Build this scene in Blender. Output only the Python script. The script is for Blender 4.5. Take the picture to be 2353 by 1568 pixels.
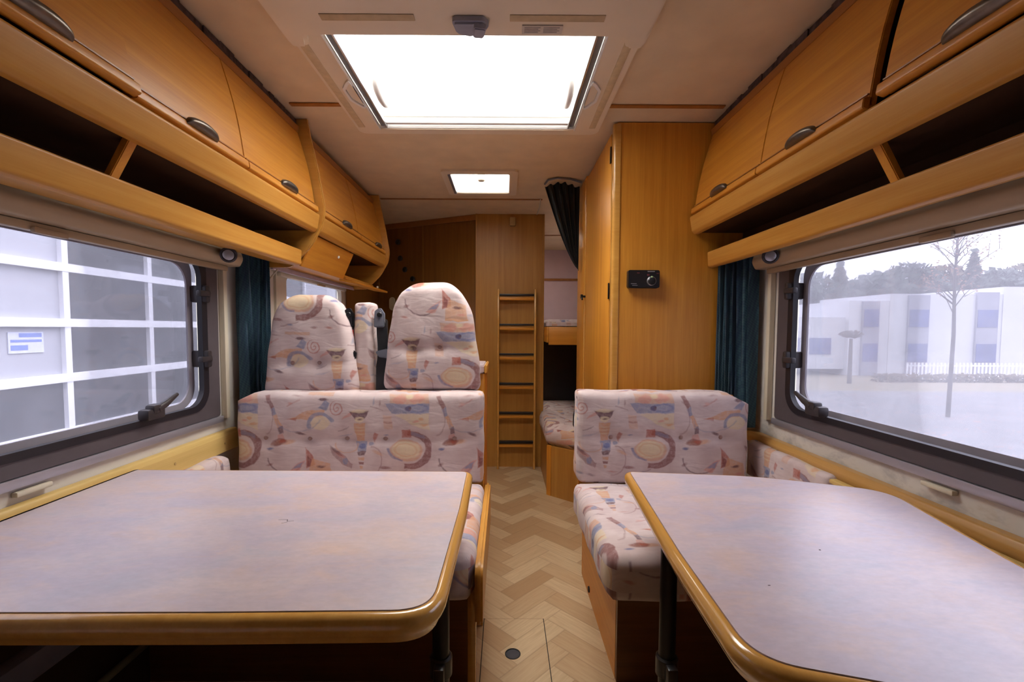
import bpy, bmesh, math, random
from mathutils import Vector, Matrix
random.seed(7)
for o in list(bpy.data.objects): bpy.data.objects.remove(o)
S = bpy.context.scene
COL = S.collection
PI = math.pi
W, H, F = 2353.0, 1568.0, 1046.0

# ------------------------------------------------------------ camera, light, exposure
HC = 1.08
p_, yaw_, roll_ = math.radians(3.0), math.radians(.15), math.radians(.25)
fwd = Vector((math.sin(yaw_)*math.cos(p_), math.cos(yaw_)*math.cos(p_), -math.sin(p_)))
rt = Vector((math.cos(yaw_), -math.sin(yaw_), 0)); up = rt.cross(fwd)
c_, s_ = math.cos(roll_), math.sin(roll_)
r2 = rt*c_ + up*s_; u2 = up*c_ - rt*s_
cd = bpy.data.cameras.new('camera'); cam = bpy.data.objects.new('camera', cd); COL.objects.link(cam)
M = Matrix((r2, u2, -fwd)).transposed().to_4x4(); M.translation = (0, 0, HC)
cam.matrix_world = M
cd.sensor_width = 36; cd.sensor_fit = 'HORIZONTAL'; cd.lens = 36*F/W
cd.shift_x = .00595; cd.shift_y = .01183; cd.clip_start = .02; cd.clip_end = 500
S.camera = cam

S.view_settings.view_transform = 'Standard'
S.view_settings.look = 'None'
S.view_settings.gamma = 1
S.view_settings.use_curve_mapping = False
S.view_settings.exposure = 2.7

wd = bpy.data.worlds.new('overcast'); S.world = wd; wd.use_nodes = True
nt = wd.node_tree; nt.nodes.clear()
wo = nt.nodes.new('ShaderNodeOutputWorld'); bg = nt.nodes.new('ShaderNodeBackground')
tc = nt.nodes.new('ShaderNodeTexCoord'); sp = nt.nodes.new('ShaderNodeSeparateXYZ')
rp = nt.nodes.new('ShaderNodeValToRGB')
nt.links.new(tc.outputs['Generated'], sp.inputs[0]); nt.links.new(sp.outputs['Z'], rp.inputs[0])
rp.color_ramp.elements[0].position = 0; rp.color_ramp.elements[0].color = (.42, .425, .45, 1)
rp.color_ramp.elements[1].position = 1; rp.color_ramp.elements[1].color = (2.5, 2.48, 2.48, 1)
e = rp.color_ramp.elements.new(.25); e.color = (.60, .605, .635, 1)
vd = nt.nodes.new('ShaderNodeVectorMath'); vd.operation = 'DOT_PRODUCT'; vd.inputs[1].default_value = (.80, .45, .40)
nt.links.new(tc.outputs['Generated'], vd.inputs[0])
mr = nt.nodes.new('ShaderNodeMapRange'); nt.links.new(vd.outputs['Value'], mr.inputs[0])
for i_, v_ in enumerate((0.0, 1.0, 1.0, 2.1)): mr.inputs[i_+1].default_value = v_      # brighter side of the overcast sky
nt.links.new(rp.outputs[0], bg.inputs[0]); nt.links.new(mr.outputs[0], bg.inputs[1])
nt.links.new(bg.outputs[0], wo.inputs[0])

def portal(loc, rot, sx, sy):
    l = bpy.data.lights.new('daylight_portal', 'AREA'); l.shape = 'RECTANGLE'; l.size = sx; l.size_y = sy
    l.cycles.is_portal = True
    o = bpy.data.objects.new('daylight_portal', l); COL.objects.link(o); o.location = loc; o.rotation_euler = rot
WL, WR, CZ = -1.08, 1.03, 1.96          # wall planes and ceiling height
WY0, WY1, WZ0, WZ1 = .42, 1.66, .785, 1.35  # big side window holes
portal((WL-.05, (WY0+WY1)/2, (WZ0+WZ1)/2), (0, -PI/2, 0), WZ1-WZ0, WY1-WY0)
portal((WR+.05, (WY0+WY1)/2, (WZ0+WZ1)/2), (0, PI/2, 0), WZ1-WZ0, WY1-WY0)
portal((-.12, 1.66, CZ+.13), (0, 0, 0), .9, .70)
portal((-.145, 2.78, CZ+.06), (0, 0, 0), .36, .36)
portal((WL-.05, 2.62, 1.15), (0, -PI/2, 0), .5, .86)
portal((.025, 4.25, CZ+.06), (0, 0, 0), .45, .5)  # daylight for the added bunk vent
portal((WR+.05, 4.2, 1.45), (0, PI/2, 0), .4, .7)  # daylight for the added bunk side window

# ------------------------------------------------------------ node helpers
class G:
    """tiny expression helper on a node tree"""
    def __init__(s, nt): s.nt = nt
    def n(s, t, **k):
        x = s.nt.nodes.new(t)
        for a, v in k.items(): setattr(x, a, v)
        return x
    def put(s, sock, v):
        if isinstance(v, bpy.types.NodeSocket): s.nt.links.new(v, sock)
        elif v is not None: sock.default_value = v
    def m(s, op, a, b=None, c=None, clamp=False):
        x = s.n('ShaderNodeMath', operation=op, use_clamp=clamp)
        s.put(x.inputs[0], a); s.put(x.inputs[1], b); s.put(x.inputs[2], c)
        return x.outputs[0]
    def v(s, op, a, b=None):
        x = s.n('ShaderNodeVectorMath', operation=op)
        s.put(x.inputs[0], a); s.put(x.inputs[1], b)
        return x.outputs['Value'] if op in ('LENGTH', 'DOT_PRODUCT') else x.outputs[0]
    def xyz(s, x, y, z=0.0):
        q = s.n('ShaderNodeCombineXYZ'); s.put(q.inputs[0], x); s.put(q.inputs[1], y); s.put(q.inputs[2], z)
        return q.outputs[0]
    def sep(s, v):
        q = s.n('ShaderNodeSeparateXYZ'); s.put(q.inputs[0], v); return q.outputs
    def mix(s, f, a, b):
        q = s.n('ShaderNodeMix', data_type='RGBA'); s.put(q.inputs[0], f)
        s.put(q.inputs[6], a if isinstance(a, bpy.types.NodeSocket) else (*a, 1))
        s.put(q.inputs[7], b if isinstance(b, bpy.types.NodeSocket) else (*b, 1))
        return q.outputs[2]
    def rng(s, v, a, b, c=0.0, d=1.0):
        q = s.n('ShaderNodeMapRange'); s.put(q.inputs[0], v)
        for i, t in enumerate((a, b, c, d)): q.inputs[i+1].default_value = t
        return q.outputs[0]
    def noise(s, vec, scale=5, detail=3, rough=.5, dist=0.0, out=0):
        q = s.n('ShaderNodeTexNoise'); s.put(q.inputs['Vector'], vec)
        q.inputs['Scale'].default_value = scale; q.inputs['Detail'].default_value = detail
        q.inputs['Roughness'].default_value = rough; q.inputs['Distortion'].default_value = dist
        return q.outputs[out]
    def obj(s): return s.n('ShaderNodeTexCoord').outputs['Object']
    def pos(s): return s.n('ShaderNodeNewGeometry').outputs['Position']
    def scale(s, v, k): return s.v('MULTIPLY', v, k)
    def bump(s, h, st=.2, dist=.002):
        q = s.n('ShaderNodeBump'); q.inputs['Strength'].default_value = st; q.inputs['Distance'].default_value = dist
        s.put(q.inputs['Height'], h); return q.outputs[0]

def mat(name):
    m = bpy.data.materials.new(name); m.use_nodes = True
    b = m.node_tree.nodes['Principled BSDF']
    return m, G(m.node_tree), b

def plain(name, col, rough=.5, metal=0.0, var=.08, scale=20, spec=.5, bump=0.0):
    m, g, b = mat(name)
    n = g.noise(g.pos(), scale, 3)
    k = g.rng(n, .3, .7, 1-var, 1+var)
    c = g.v('MULTIPLY', (*col,), g.xyz(k, k, k))
    g.put(b.inputs['Base Color'], c)
    b.inputs['Roughness'].default_value = rough; b.inputs['Metallic'].default_value = metal
    b.inputs['Specular IOR Level'].default_value = spec
    if bump: g.put(b.inputs['Normal'], g.bump(g.noise(g.pos(), scale*8, 2), bump, .001))
    return m

def wood(name, axis, light=(.72, .325, .042), dark=(.54, .20, .020), rough=.38, coat=.0, spec=.5):
    m, g, b = mat(name)
    st = [38, 38, 38]; st[axis] = 1.2
    n1 = g.noise(g.scale(g.pos(), tuple(st)), 1.0, 4, .6, .3)
    st2 = [260, 260, 260]; st2[axis] = 9
    n2 = g.noise(g.scale(g.pos(), tuple(st2)), 1.0, 2, .5)
    st3 = [3.5, 3.5, 3.5]; st3[axis] = .6
    n3 = g.noise(g.scale(g.pos(), tuple(st3)), 1.0, 2, .5, .6)
    f = g.m('ADD', g.m('MULTIPLY', n1, .5), g.m('ADD', g.m('MULTIPLY', n2, .2), g.m('MULTIPLY', n3, .3)))
    g.put(b.inputs['Base Color'], g.mix(g.rng(f, .36, .64), dark, light))
    b.inputs['Roughness'].default_value = rough
    b.inputs['Specular IOR Level'].default_value = spec
    b.inputs['Coat Weight'].default_value = coat; b.inputs['Coat Roughness'].default_value = .12
    return m

# ------------------------------------------------------------ fabric with hand drawn motifs
def make_fabric():
    m, g, b = mat('patterned_fabric')
    uv = g.n('ShaderNodeUVMap'); uv.uv_map = 'UVMap'
    P0 = g.v('MULTIPLY', uv.outputs[0], (622.0, 622.0, 0.0))
    nz = g.noise(P0, .045, 2, .5, out=1)
    P1 = g.v('ADD', P0, g.v('MULTIPLY', g.v('SUBTRACT', nz, (.5, .5, .5)), (9.0, 9.0, 0.0)))
    x0, y0, _ = g.sep(P1)
    row = g.m('FLOOR', g.m('DIVIDE', y0, 205.0))
    yy = g.m('SUBTRACT', y0, g.m('MULTIPLY', row, 205.0))
    xx = g.m('FLOORED_MODULO', g.m('ADD', x0, g.m('MULTIPLY', row, 199.0)), 397.0)
    P = g.xyz(xx, yy, 1.0)
    fib = g.noise(P0, .12, 4, .6)
    brush = g.noise(g.v('MULTIPLY', P0, (.02, .16, 1.0)), 1.0, 4, .6)
    # base: pinkish beige with soft smears
    col = g.mix(g.rng(g.noise(P0, .02, 3, .5), .35, .65), (.575, .455, .445), (.665, .56, .545))
    col = g.mix(g.rng(brush, .52, .75, 0, .45), col, (.50, .37, .38))
    PLUM = (.13, .055, .07); MAR = (.24, .09, .085); RED = (.42, .115, .075); PEACH = (.62, .34, .20)
    BLUE = (.15, .17, .33); SLATE = (.26, .28, .40); CREAM = (.70, .58, .40); PINK = (.62, .30, .25)
    st = {'c': col}
    def lay(mask, c, k=.9):
        mk = g.m('MULTIPLY', mask, g.m('MULTIPLY', k, g.rng(fib, .25, .55, .55, 1.0)))
        st['c'] = g.mix(g.m('MULTIPLY', mk, .92), st['c'], c)
    def ell(cx, cy, rx, ry, rot=0):
        q = g.n('ShaderNodeMapping', vector_type='TEXTURE'); g.put(q.inputs[0], P)
        q.inputs[1].default_value = (cx, cy, 0); q.inputs[2].default_value = (0, 0, math.radians(rot))
        q.inputs[3].default_value = (rx, ry, 1e6)
        return g.v('LENGTH', q.outputs[0])
    def E(cx, cy, rx, ry, c, rot=0, k=.9):
        e_ = 1.3/min(rx, ry); lay(g.rng(ell(cx, cy, rx, ry, rot), 1+e_, 1-e_), c, k)
    def poly(pts):
        ar = sum(pts[i][0]*pts[(i+1) % len(pts)][1]-pts[(i+1) % len(pts)][0]*pts[i][1] for i in range(len(pts)))
        sg = 1 if ar > 0 else -1; d = None
        for i in range(len(pts)):
            a, q = pts[i], pts[(i+1) % len(pts)]
            nx, ny = -(q[1]-a[1])*sg, (q[0]-a[0])*sg; L = math.hypot(nx, ny); nx /= L; ny /= L
            t = g.v('DOT_PRODUCT', P, (nx, ny, -(nx*a[0]+ny*a[1])))
            d = t if d is None else g.m('MINIMUM', d, t)
        return d
    def L(pts, c, k=.9): lay(g.rng(poly(pts), -1.2, 1.2), c, k)
    def ring(cx, cy, rx, ry, w, half, c, rot=0, k=.9):
        r_ = ell(cx, cy, rx, ry, rot); q = min(rx, ry)
        mk = g.rng(g.m('ABSOLUTE', g.m('SUBTRACT', r_, 1.0)), (w+1.2)/q, max(.001, (w-1.2))/q)
        if half: mk = g.m('MULTIPLY', mk, g.rng(poly(half), -1.2, 1.2))
        lay(mk, c, k)
    # band block: pink cap, blue strip with dot, cream block below
    L([(299, 4), (388, 4), (392, 26), (300, 26)], PEACH, .7)
    E(322, 16, 16, 9, PINK, 0, .8); E(362, 14, 18, 9, PINK, 0, .8); E(345, 8, 9, 5, CREAM)
    L([(288, 24), (392, 25), (391, 48), (304, 47)], SLATE); E(342, 36, 7, 7, PLUM)
    ring(362, 36, 24, 9, 1.5, None, BLUE, 0, .6)
    L([(312, 49), (391, 49), (391, 88), (352, 74)], CREAM, .85)
    E(372, 60, 6, 4, PEACH); E(360, 66, 7, 3, PINK); E(380, 74, 10, 3, PEACH)
    # segmented ribbon
    L([(10, 8), (20, 6), (32, 34), (23, 38)], MAR, .8); L([(23, 38), (32, 34), (38, 52), (30, 56)], SLATE)
    L([(30, 56), (38, 52), (50, 78), (41, 82)], PEACH); L([(41, 82), (50, 78), (54, 96), (44, 97)], PLUM, .8)
    L([(40, 98), (52, 97), (58, 118), (36, 118)], PINK, .7)
    # orange bird with blue arch and cream belly, spiral tail
    L([(66, 62), (112, 42), (150, 40), (146, 56), (108, 62)], PEACH, .9)
    L([(134, 36), (152, 18), (160, 26), (152, 42)], SLATE)
    ring(140, 74, 28, 24, 3.5, [(96, 30), (190, 30), (190, 62), (96, 86)], SLATE)
    E(138, 70, 22, 15, CREAM, -8); L([(60, 61), (84, 58), (84, 66)], RED, .7)
    sx, sy_, _ = g.sep(g.v('SUBTRACT', P, (178.0, 36.0, 0.0)))
    ang = g.m('DIVIDE', g.m('ARCTAN2', sy_, sx), 2*PI)
    rad = g.v('LENGTH', g.xyz(sx, sy_, 0.0))
    sw = g.m('FLOORED_MODULO', g.m('SUBTRACT', g.m('DIVIDE', rad, 8.5), ang), 1.0)
    mk = g.rng(g.m('ABSOLUTE', g.m('SUBTRACT', sw, .5)), .24, .12)
    lay(g.m('MULTIPLY', mk, g.rng(rad, 19, 17)), RED, .6)
    L([(186, 56), (206, 46), (236, 20), (210, 54), (190, 62)], PINK, .8)
    E(146, 17, 11, 4, PLUM)
    # cup on a striped column
    L([(206, 42), (252, 42), (240, 62), (218, 62)], PLUM); E(229, 42, 18, 4, CREAM); E(229, 62, 11, 7, CREAM)
    E(231, 62, 5, 2, PLUM)
    L([(217, 70), (244, 70), (240, 112), (222, 112)], PEACH, .95)
    for t in (80, 88, 97): E(230, t, 10, 1.4, CREAM, 0, .8)
    L([(221, 112), (246, 112), (244, 136), (226, 136)], SLATE); E(236, 124, 7, 6, BLUE)
    L([(224, 136), (245, 135), (240, 146), (228, 146)], PLUM)
    L([(226, 150), (240, 150), (239, 156), (227, 156)], PEACH); L([(227, 160), (239, 160), (238, 166), (228, 166)], MAR)
    L([(229, 170), (237, 170), (236, 178), (230, 178)], PEACH)
    L([(254, 88), (272, 96), (262, 120), (252, 122), (260, 104)], RED, .75); E(256, 118, 6, 4, SLATE)
    # faint little block
    L([(284, 52), (304, 52), (306, 84), (286, 84)], PEACH, .5); L([(284, 66), (306, 66), (306, 70), (284, 70)], MAR, .5)
    # petal pair
    E(52, 116, 26, 6, PEACH, -6, .8); E(42, 116, 18, 8, MAR, -10, .85); E(50, 114, 8, 4, RED, -10); E(22, 130, 7, 3, BLUE)
    # big oval with maroon hook
    E(338, 134, 38, 25, PEACH, 4, .8); E(337, 133, 33, 20, CREAM, 4, .95); ring(337, 133, 26, 14, 1.2, None, PEACH, 4, .6)
    ring(337, 131, 41, 27, 2.2, [(290, 128), (330, 128), (330, 172), (290, 172)], BLUE, 4, .7)
    ring(340, 132, 50, 40, 7, [(342, 88), (396, 88), (396, 178), (332, 178)], MAR, 0, .9)
    L([(326, 86), (348, 84), (350, 104), (328, 106)], RED, .85); L([(350, 88), (380, 98), (382, 108), (350, 98)], SLATE, .6)
    # crescent with wedge
    ring(58, 150, 42, 40, 1.5, [(10, 152), (90, 152), (110, 205), (10, 205)], PLUM, 0, .7)
    L([(50, 176), (96, 158), (106, 150), (88, 186), (80, 188)], PINK, .85); L([(72, 178), (98, 160), (92, 176)], SLATE, .9)
    # tower
    L([(104, 128), (124, 150), (126, 168), (106, 176)], RED, .85); L([(108, 146), (118, 156), (116, 172), (108, 172)], MAR)
    L([(122, 152), (160, 166), (166, 204), (112, 204), (112, 178)], PEACH, .85); E(140, 172, 9, 3, PLUM); E(150, 190, 9, 3, PINK)
    L([(112, 200), (166, 200), (166, 206), (112, 206)], PEACH, .85)
    L([(108, 0), (168, 0), (168, 8), (108, 6)], PEACH, .7)
    # streaked leaf
    L([(160, 124), (182, 136), (214, 166), (210, 178), (186, 166), (168, 144)], MAR, .6); E(196, 160, 7, 7, SLATE); E(184, 146, 12, 4, PINK, 40, .7)
    L([(160, 122), (176, 130), (190, 150), (180, 146)], PLUM, .6)
    # thin drawn lines
    ring(250, 160, 30, 36, 1.2, [(255, 120), (285, 120), (285, 200), (245, 200)], MAR, 20, .5); ring(90, 60, 52, 30, 1.0, [(40, 60), (150, 64), (150, 95), (40, 95)], SLATE, -10, .5)
    ring(200, 120, 26, 20, 1.1, [(170, 118), (230, 116), (230, 142), (170, 142)], PEACH, 0, .7); ring(8, 60, 22, 40, 1.2, [(10, 20), (32, 20), (32, 100), (10, 100)], MAR, 0, .45)
    L([(254, 30), (284, 40), (284, 42), (254, 33)], MAR, .5); L([(180, 88), (206, 78), (206, 80), (181, 91)], PLUM, .5); L([(296, 190), (340, 180), (340, 183), (297, 193)], MAR, .45)
    L([(60, 30), (92, 14), (94, 17), (62, 33)], RED, .45); E(272, 140, 12, 3, PEACH, 30, .7); E(174, 190, 8, 3, SLATE, 0, .6); E(14, 196, 9, 3, RED, 10, .6)
    # scattered ticks
    E(92, 96, 10, 3.5, PLUM, 20, .8); E(288, 176, 12, 4, MAR, 0, .8); E(320, 188, 6, 2.5, SLATE); E(262, 20, 2, 8, SLATE, 10, .8)
    E(20, 168, 7, 3, MAR, -20, .7); E(376, 194, 8, 3, MAR, 0, .7); E(250, 186, 9, 2, RED, 0, .6); E(278, 24, 2, 7, MAR, 0, .6); E(70, 24, 5, 3, PINK, 0, .6)
    E(290, 100, 5, 2, BLUE, 0, .7); E(196, 100, 14, 2, SLATE, -15, .5); E(84, 8, 9, 2, MAR, 0, .5); E(200, 194, 10, 2.4, PLUM, 10, .5)
    weave = g.noise(P0, 1.6, 2, .6)
    k = g.rng(weave, .3, .7, .94, 1.05)
    g.put(b.inputs['Base Color'], g.v('MULTIPLY', st['c'], g.xyz(k, k, k)))
    b.inputs['Roughness'].default_value = .92; b.inputs['Specular IOR Level'].default_value = .15
    b.inputs['Sheen Weight'].default_value = .15
    wr = g.noise(g.v('MULTIPLY', P0, (.018, .045, 1.0)), 1.0, 2, .5, .8)
    hgt = g.m('ADD', g.m('MULTIPLY', wr, 1.0), g.m('MULTIPLY', weave, .06))
    g.put(b.inputs['Normal'], g.bump(hgt, .35, .008))
    return m
FAB = make_fabric()

def make_floor():
    m, g, b = mat('herringbone_vinyl')
    x, y, z = g.sep(g.pos())
    w_ = .083; k = 1/(w_*math.sqrt(2))
    a = g.m('MULTIPLY', g.m('ADD', g.m('ADD', x, -.045), y), k)
    c = g.m('MULTIPLY', g.m('SUBTRACT', y, g.m('ADD', x, -.045)), k)
    i, j = g.m('FLOOR', a), g.m('FLOOR', c)
    n = 3.0
    kk = g.m('FLOORED_MODULO', g.m('SUBTRACT', i, j), 2*n)
    hz = g.m('LESS_THAN', kk, n-.5)
    idx = g.m('ADD', g.m('MULTIPLY', hz, g.m('SUBTRACT', i, kk)), g.m('MULTIPLY', g.m('SUBTRACT', 1.0, hz), i))
    idy = g.m('ADD', g.m('MULTIPLY', hz, j), g.m('MULTIPLY', g.m('SUBTRACT', 1.0, hz), g.m('SUBTRACT', j, g.m('SUBTRACT', 2*n-1, kk))))
    wn = g.n('ShaderNodeTexWhiteNoise'); g.put(wn.inputs['Vector'], g.xyz(idx, idy, hz))
    rnd = wn.outputs['Value']
    al = g.m('ADD', g.m('MULTIPLY', hz, a), g.m('MULTIPLY', g.m('SUBTRACT', 1.0, hz), c))
    ac = g.m('ADD', g.m('MULTIPLY', hz, c), g.m('MULTIPLY', g.m('SUBTRACT', 1.0, hz), a))
    gr = g.noise(g.xyz(g.m('MULTIPLY', al, .8), g.m('MULTIPLY', ac, 9.0), g.m('MULTIPLY', rnd, 50.0)), 1.0, 4, .6, .4)
    col = g.mix(g.rng(rnd, .2, .85), (.44, .285, .15), (.61, .46, .28))
    col = g.mix(g.rng(gr, .35, .75, 0, .5), col, (.36, .22, .11))
    # thin darker joints
    fa = g.m('FRACT', ac); e1 = g.m('MINIMUM', fa, g.m('SUBTRACT', 1.0, fa))
    st0 = g.m('ADD', g.m('MULTIPLY', hz, idx), g.m('MULTIPLY', g.m('SUBTRACT', 1.0, hz), idy))
    t = g.m('SUBTRACT', al, st0); e2 = g.m('MINIMUM', t, g.m('SUBTRACT', n, t))
    ed = g.m('MINIMUM', e1, e2)
    col = g.mix(g.rng(ed, .0, .04, .45, 0), col, (.22, .13, .07))
    g.put(b.inputs['Base Color'], col)
    b.inputs['Roughness'].default_value = .42
    return m
FLOOR = make_floor()

def make_laminate():
    m, g, b = mat('mottled_laminate')
    p = g.pos()
    n1 = g.noise(g.scale(p, (5, 9, 5)), 1.0, 5, .62, .5); n2 = g.noise(g.v('ADD', g.scale(p, (7, 12, 5)), (9, 3, 1)), 1.0, 5, .65, .6)
    n3 = g.noise(g.scale(p, (60, 120, 5)), 1.0, 3, .6)
    col = g.mix(g.rng(n1, .36, .64), (.50, .43, .50), (.61, .50, .51))
    col = g.mix(g.rng(n2, .5, .70, 0, .55), col, (.66, .46, .36))
    col = g.mix(g.rng(n2, .46, .32, 0, .5), col, (.43, .43, .51))
    k = g.rng(n3, .3, .7, .94, 1.06)
    g.put(b.inputs['Base Color'], g.v('MULTIPLY', col, g.xyz(k, k, k)))
    b.inputs['Roughness'].default_value = .33; b.inputs['Specular IOR Level'].default_value = .85
    b.inputs['Coat Weight'].default_value = .4; b.inputs['Coat Roughness'].default_value = .30
    g.put(b.inputs['Normal'], g.bump(n3, .05, .0006))
    return m
LAM = make_laminate()

WX = wood('beech_grain_across', 0); WYm = wood('beech_grain_along', 1); WZ = wood('beech_grain_upright', 2)
WZD = wood('bathroom_panel_wood', 2, (.52, .26, .055), (.38, .165, .03))
OLIVE = plain('olive_pipe', (.16, .14, .06), .5)
WXD = wood('shaded_front_board', 0, (.16, .065, .014), (.10, .04, .009))  # bench front wood darkened to paint in the shade under the tables
WZDD = wood('shaded_bathroom_wood', 2, (.27, .115, .022), (.19, .075, .014))  # darker panel wood, with the overhead cupboards' shade put into its colour
EDGE = wood('varnished_edge', 1, (.62, .32, .07), (.50, .21, .030), .36, .0, .28)
EDGEX = wood('varnished_edge_across', 0, (.62, .32, .07), (.52, .24, .045), .22, .5)
CORN = wood('cornice_wood', 1, (.42, .17, .04), (.32, .12, .025))
PALE = wood('pale_batten_wood', 1, (.70, .50, .18), (.60, .41, .13), .45)
RAILW = wood('round_rail_wood', 1, (.58, .33, .10), (.46, .24, .06), .35, .2)
CEIL = plain('ceiling_vinyl', (.73, .58, .385), .75, 0, .06, 9, .3, .15)
CEILPL = plain('hatch_plastic', (.76, .65, .50), .4, 0, .04, 6)
WHITEPL = plain('white_plastic', (.80, .79, .77), .35, 0, .03, 8)
CREAM = plain('cream_plastic', (.66, .60, .47), .45, 0, .04, 8)
CASS = plain('blind_cassette_plastic', (.44, .34, .22), .4, 0, .03, 5)
DARKPL = plain('dark_brown_plastic', (.035, .028, .03), .35, 0, .05, 20)
GASK = plain('rubber_gasket', (.012, .010, .014), .45, 0, .05, 30)
FRAMEG = plain('window_surround_grey', (.085, .070, .078), .5, 0, .08, 14)
SILL = plain('anodised_sill', (.45, .44, .50), .35, .6, .03, 8)
ALU = plain('brushed_aluminium', (.55, .55, .57), .3, .9, .04, 40)
BLACK = plain('black_plastic', (.010, .010, .012), .35, 0, .1, 20)
BLKMET = plain('black_metal', (.014, .013, .013), .35, .5, .1, 20)
HANDM = plain('bronze_handle', (.17, .145, .12), .33, .75, .15, 60)
PINKW = plain('pink_wall_vinyl', (.66, .48, .50), .7, 0, .04, 6, .3)
DARKIN = plain('dark_recess', (.02, .012, .008), .8, 0, .1, 10)
GREYPL = plain('grey_plastic', (.16, .17, .21), .35, 0, .05, 20)
LENSM = plain('lamp_lens', (.50, .50, .55), .2, .6, .03, 30)
BRASS = plain('latch_brass', (.55, .38, .16), .4, .3, .05, 20)
BUT = plain('button_fabric', (.40, .27, .24), .9, 0, .1, 60, .1)
CATCHM = plain('catch_grey', (.30, .31, .38), .4, 0, .08, 30)
HOLEM = plain('hole_grey', (.05, .05, .06), .5, 0, .2, 30)
STRIPE2 = plain('faded_amber_strip', (.60, .47, .29), .5, 0, .1, 40)
DKGREY = plain('channel_grey', (.17, .17, .18), .4, .2, .05, 30)
STRIPE = plain('amber_strip', (.50, .38, .23), .6, 0, .1, 40)
BELT = plain('belt_webbing', (.012, .013, .016), .6, 0, .15, 90)
REDW = plain('red_webbing', (.45, .03, .02), .6, 0, .1, 60)
PAPER = plain('printed_label', (.60, .53, .45), .6, 0, .04, 30)
PAPERD = plain('label_print', (.30, .26, .24), .6, 0, .2, 60)
SLATW = plain('seam_wood', (.32, .14, .03), .5)  # darker wood of the bathroom panel seam strip

SHADEB = plain('painted_shade_brown', (.050, .022, .008), .8, 0, .15, 10, .2)  # dark brown put in place of shade in recesses and under tables
def make_wall():
    m, g, b = mat('wall_board')
    p = g.pos(); x, y, z = g.sep(p)
    n = g.noise(g.scale(p, (6, 6, 14)), 1.0, 5, .65, .3)
    col = g.mix(g.rng(g.noise(p, 3, 3), .3, .7), (.60, .56, .50), (.68, .65, .60))
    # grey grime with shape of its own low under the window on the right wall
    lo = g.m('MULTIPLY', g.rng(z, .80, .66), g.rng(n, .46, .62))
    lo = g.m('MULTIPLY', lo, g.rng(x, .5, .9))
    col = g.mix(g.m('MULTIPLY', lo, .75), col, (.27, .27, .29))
    n2 = g.noise(g.v('ADD', g.scale(p, (9, 9, 20)), (4, 7, 2)), 1.0, 4, .6)
    col = g.mix(g.rng(n2, .60, .70, 0, .35), col, (.45, .36, .24))
    g.put(b.inputs['Base Color'], col); b.inputs['Roughness'].default_value = .6
    return m
WALL = make_wall()

def make_curtain(name, c1, c2, c3):
    m, g, b = mat(name)
    p = g.pos(); x, y, z = g.sep(p)
    ck = g.n('ShaderNodeTexChecker'); g.put(ck.inputs[0], g.xyz(g.m('ADD', g.m('MULTIPLY', g.m('ADD', y, x), 120.0), g.m('MULTIPLY', z, 70.0)), g.m('MULTIPLY', z, 110.0), 0.0))
    ck.inputs['Scale'].default_value = 1.0
    col = g.mix(g.m('MULTIPLY', ck.outputs[1], .5), c1, c2)
    st = g.rng(g.noise(g.scale(p, (30, 30, 2)), 1.0, 3), .4, .62)
    col = g.mix(g.m('MULTIPLY', st, .6), col, c3)
    g.put(b.inputs['Base Color'], col); b.inputs['Roughness'].default_value = .6
    b.inputs['Sheen Weight'].default_value = .3
    return m
CURT = make_curtain('navy_curtain', (.045, .11, .18), (.09, .23, .26), (.03, .055, .14))
CURTD = make_curtain('dark_curtain', (.010, .016, .022), (.016, .026, .032), (.006, .010, .014))

def make_pane(name, haze=.22, tint=(.95, .96, 1.0), tcol=(.50, .50, .57)):
    m = bpy.data.materials.new(name); m.use_nodes = True; nt = m.node_tree; nt.nodes.clear(); g = G(nt)
    out = g.n('ShaderNodeOutputMaterial'); tr = g.n('ShaderNodeBsdfTransparent'); tl = g.n('ShaderNodeBsdfTranslucent')
    gl = g.n('ShaderNodeBsdfGlossy'); gl.inputs['Roughness'].default_value = .05
    tr.inputs[0].default_value = (*tint, 1); tl.inputs[0].default_value = (*tcol, 1)
    mx = g.n('ShaderNodeMixShader'); x, y, z = g.sep(g.pos())
    # milky fly screen haze put into the pane, mottled by noise
    n = g.noise(g.pos(), 7, 4, .6)
    g.put(mx.inputs[0], g.rng(n, .3, .7, haze*.8, haze*1.2))
    nt.links.new(tr.outputs[0], mx.inputs[1]); nt.links.new(tl.outputs[0], mx.inputs[2])
    fr = g.n('ShaderNodeFresnel'); fr.inputs[0].default_value = 1.35
    m2 = g.n('ShaderNodeMixShader'); g.put(m2.inputs[0], g.m('MULTIPLY', fr.outputs[0], .5))
    nt.links.new(mx.outputs[0], m2.inputs[1]); nt.links.new(gl.outputs[0], m2.inputs[2])
    nt.links.new(m2.outputs[0], out.inputs[0])
    return m
PANE = make_pane('acrylic_pane', .15, (.52, .52, .575))
DOME = make_pane('dome_acrylic', .62, (1, .97, .92), (.97, .94, .89))

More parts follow.
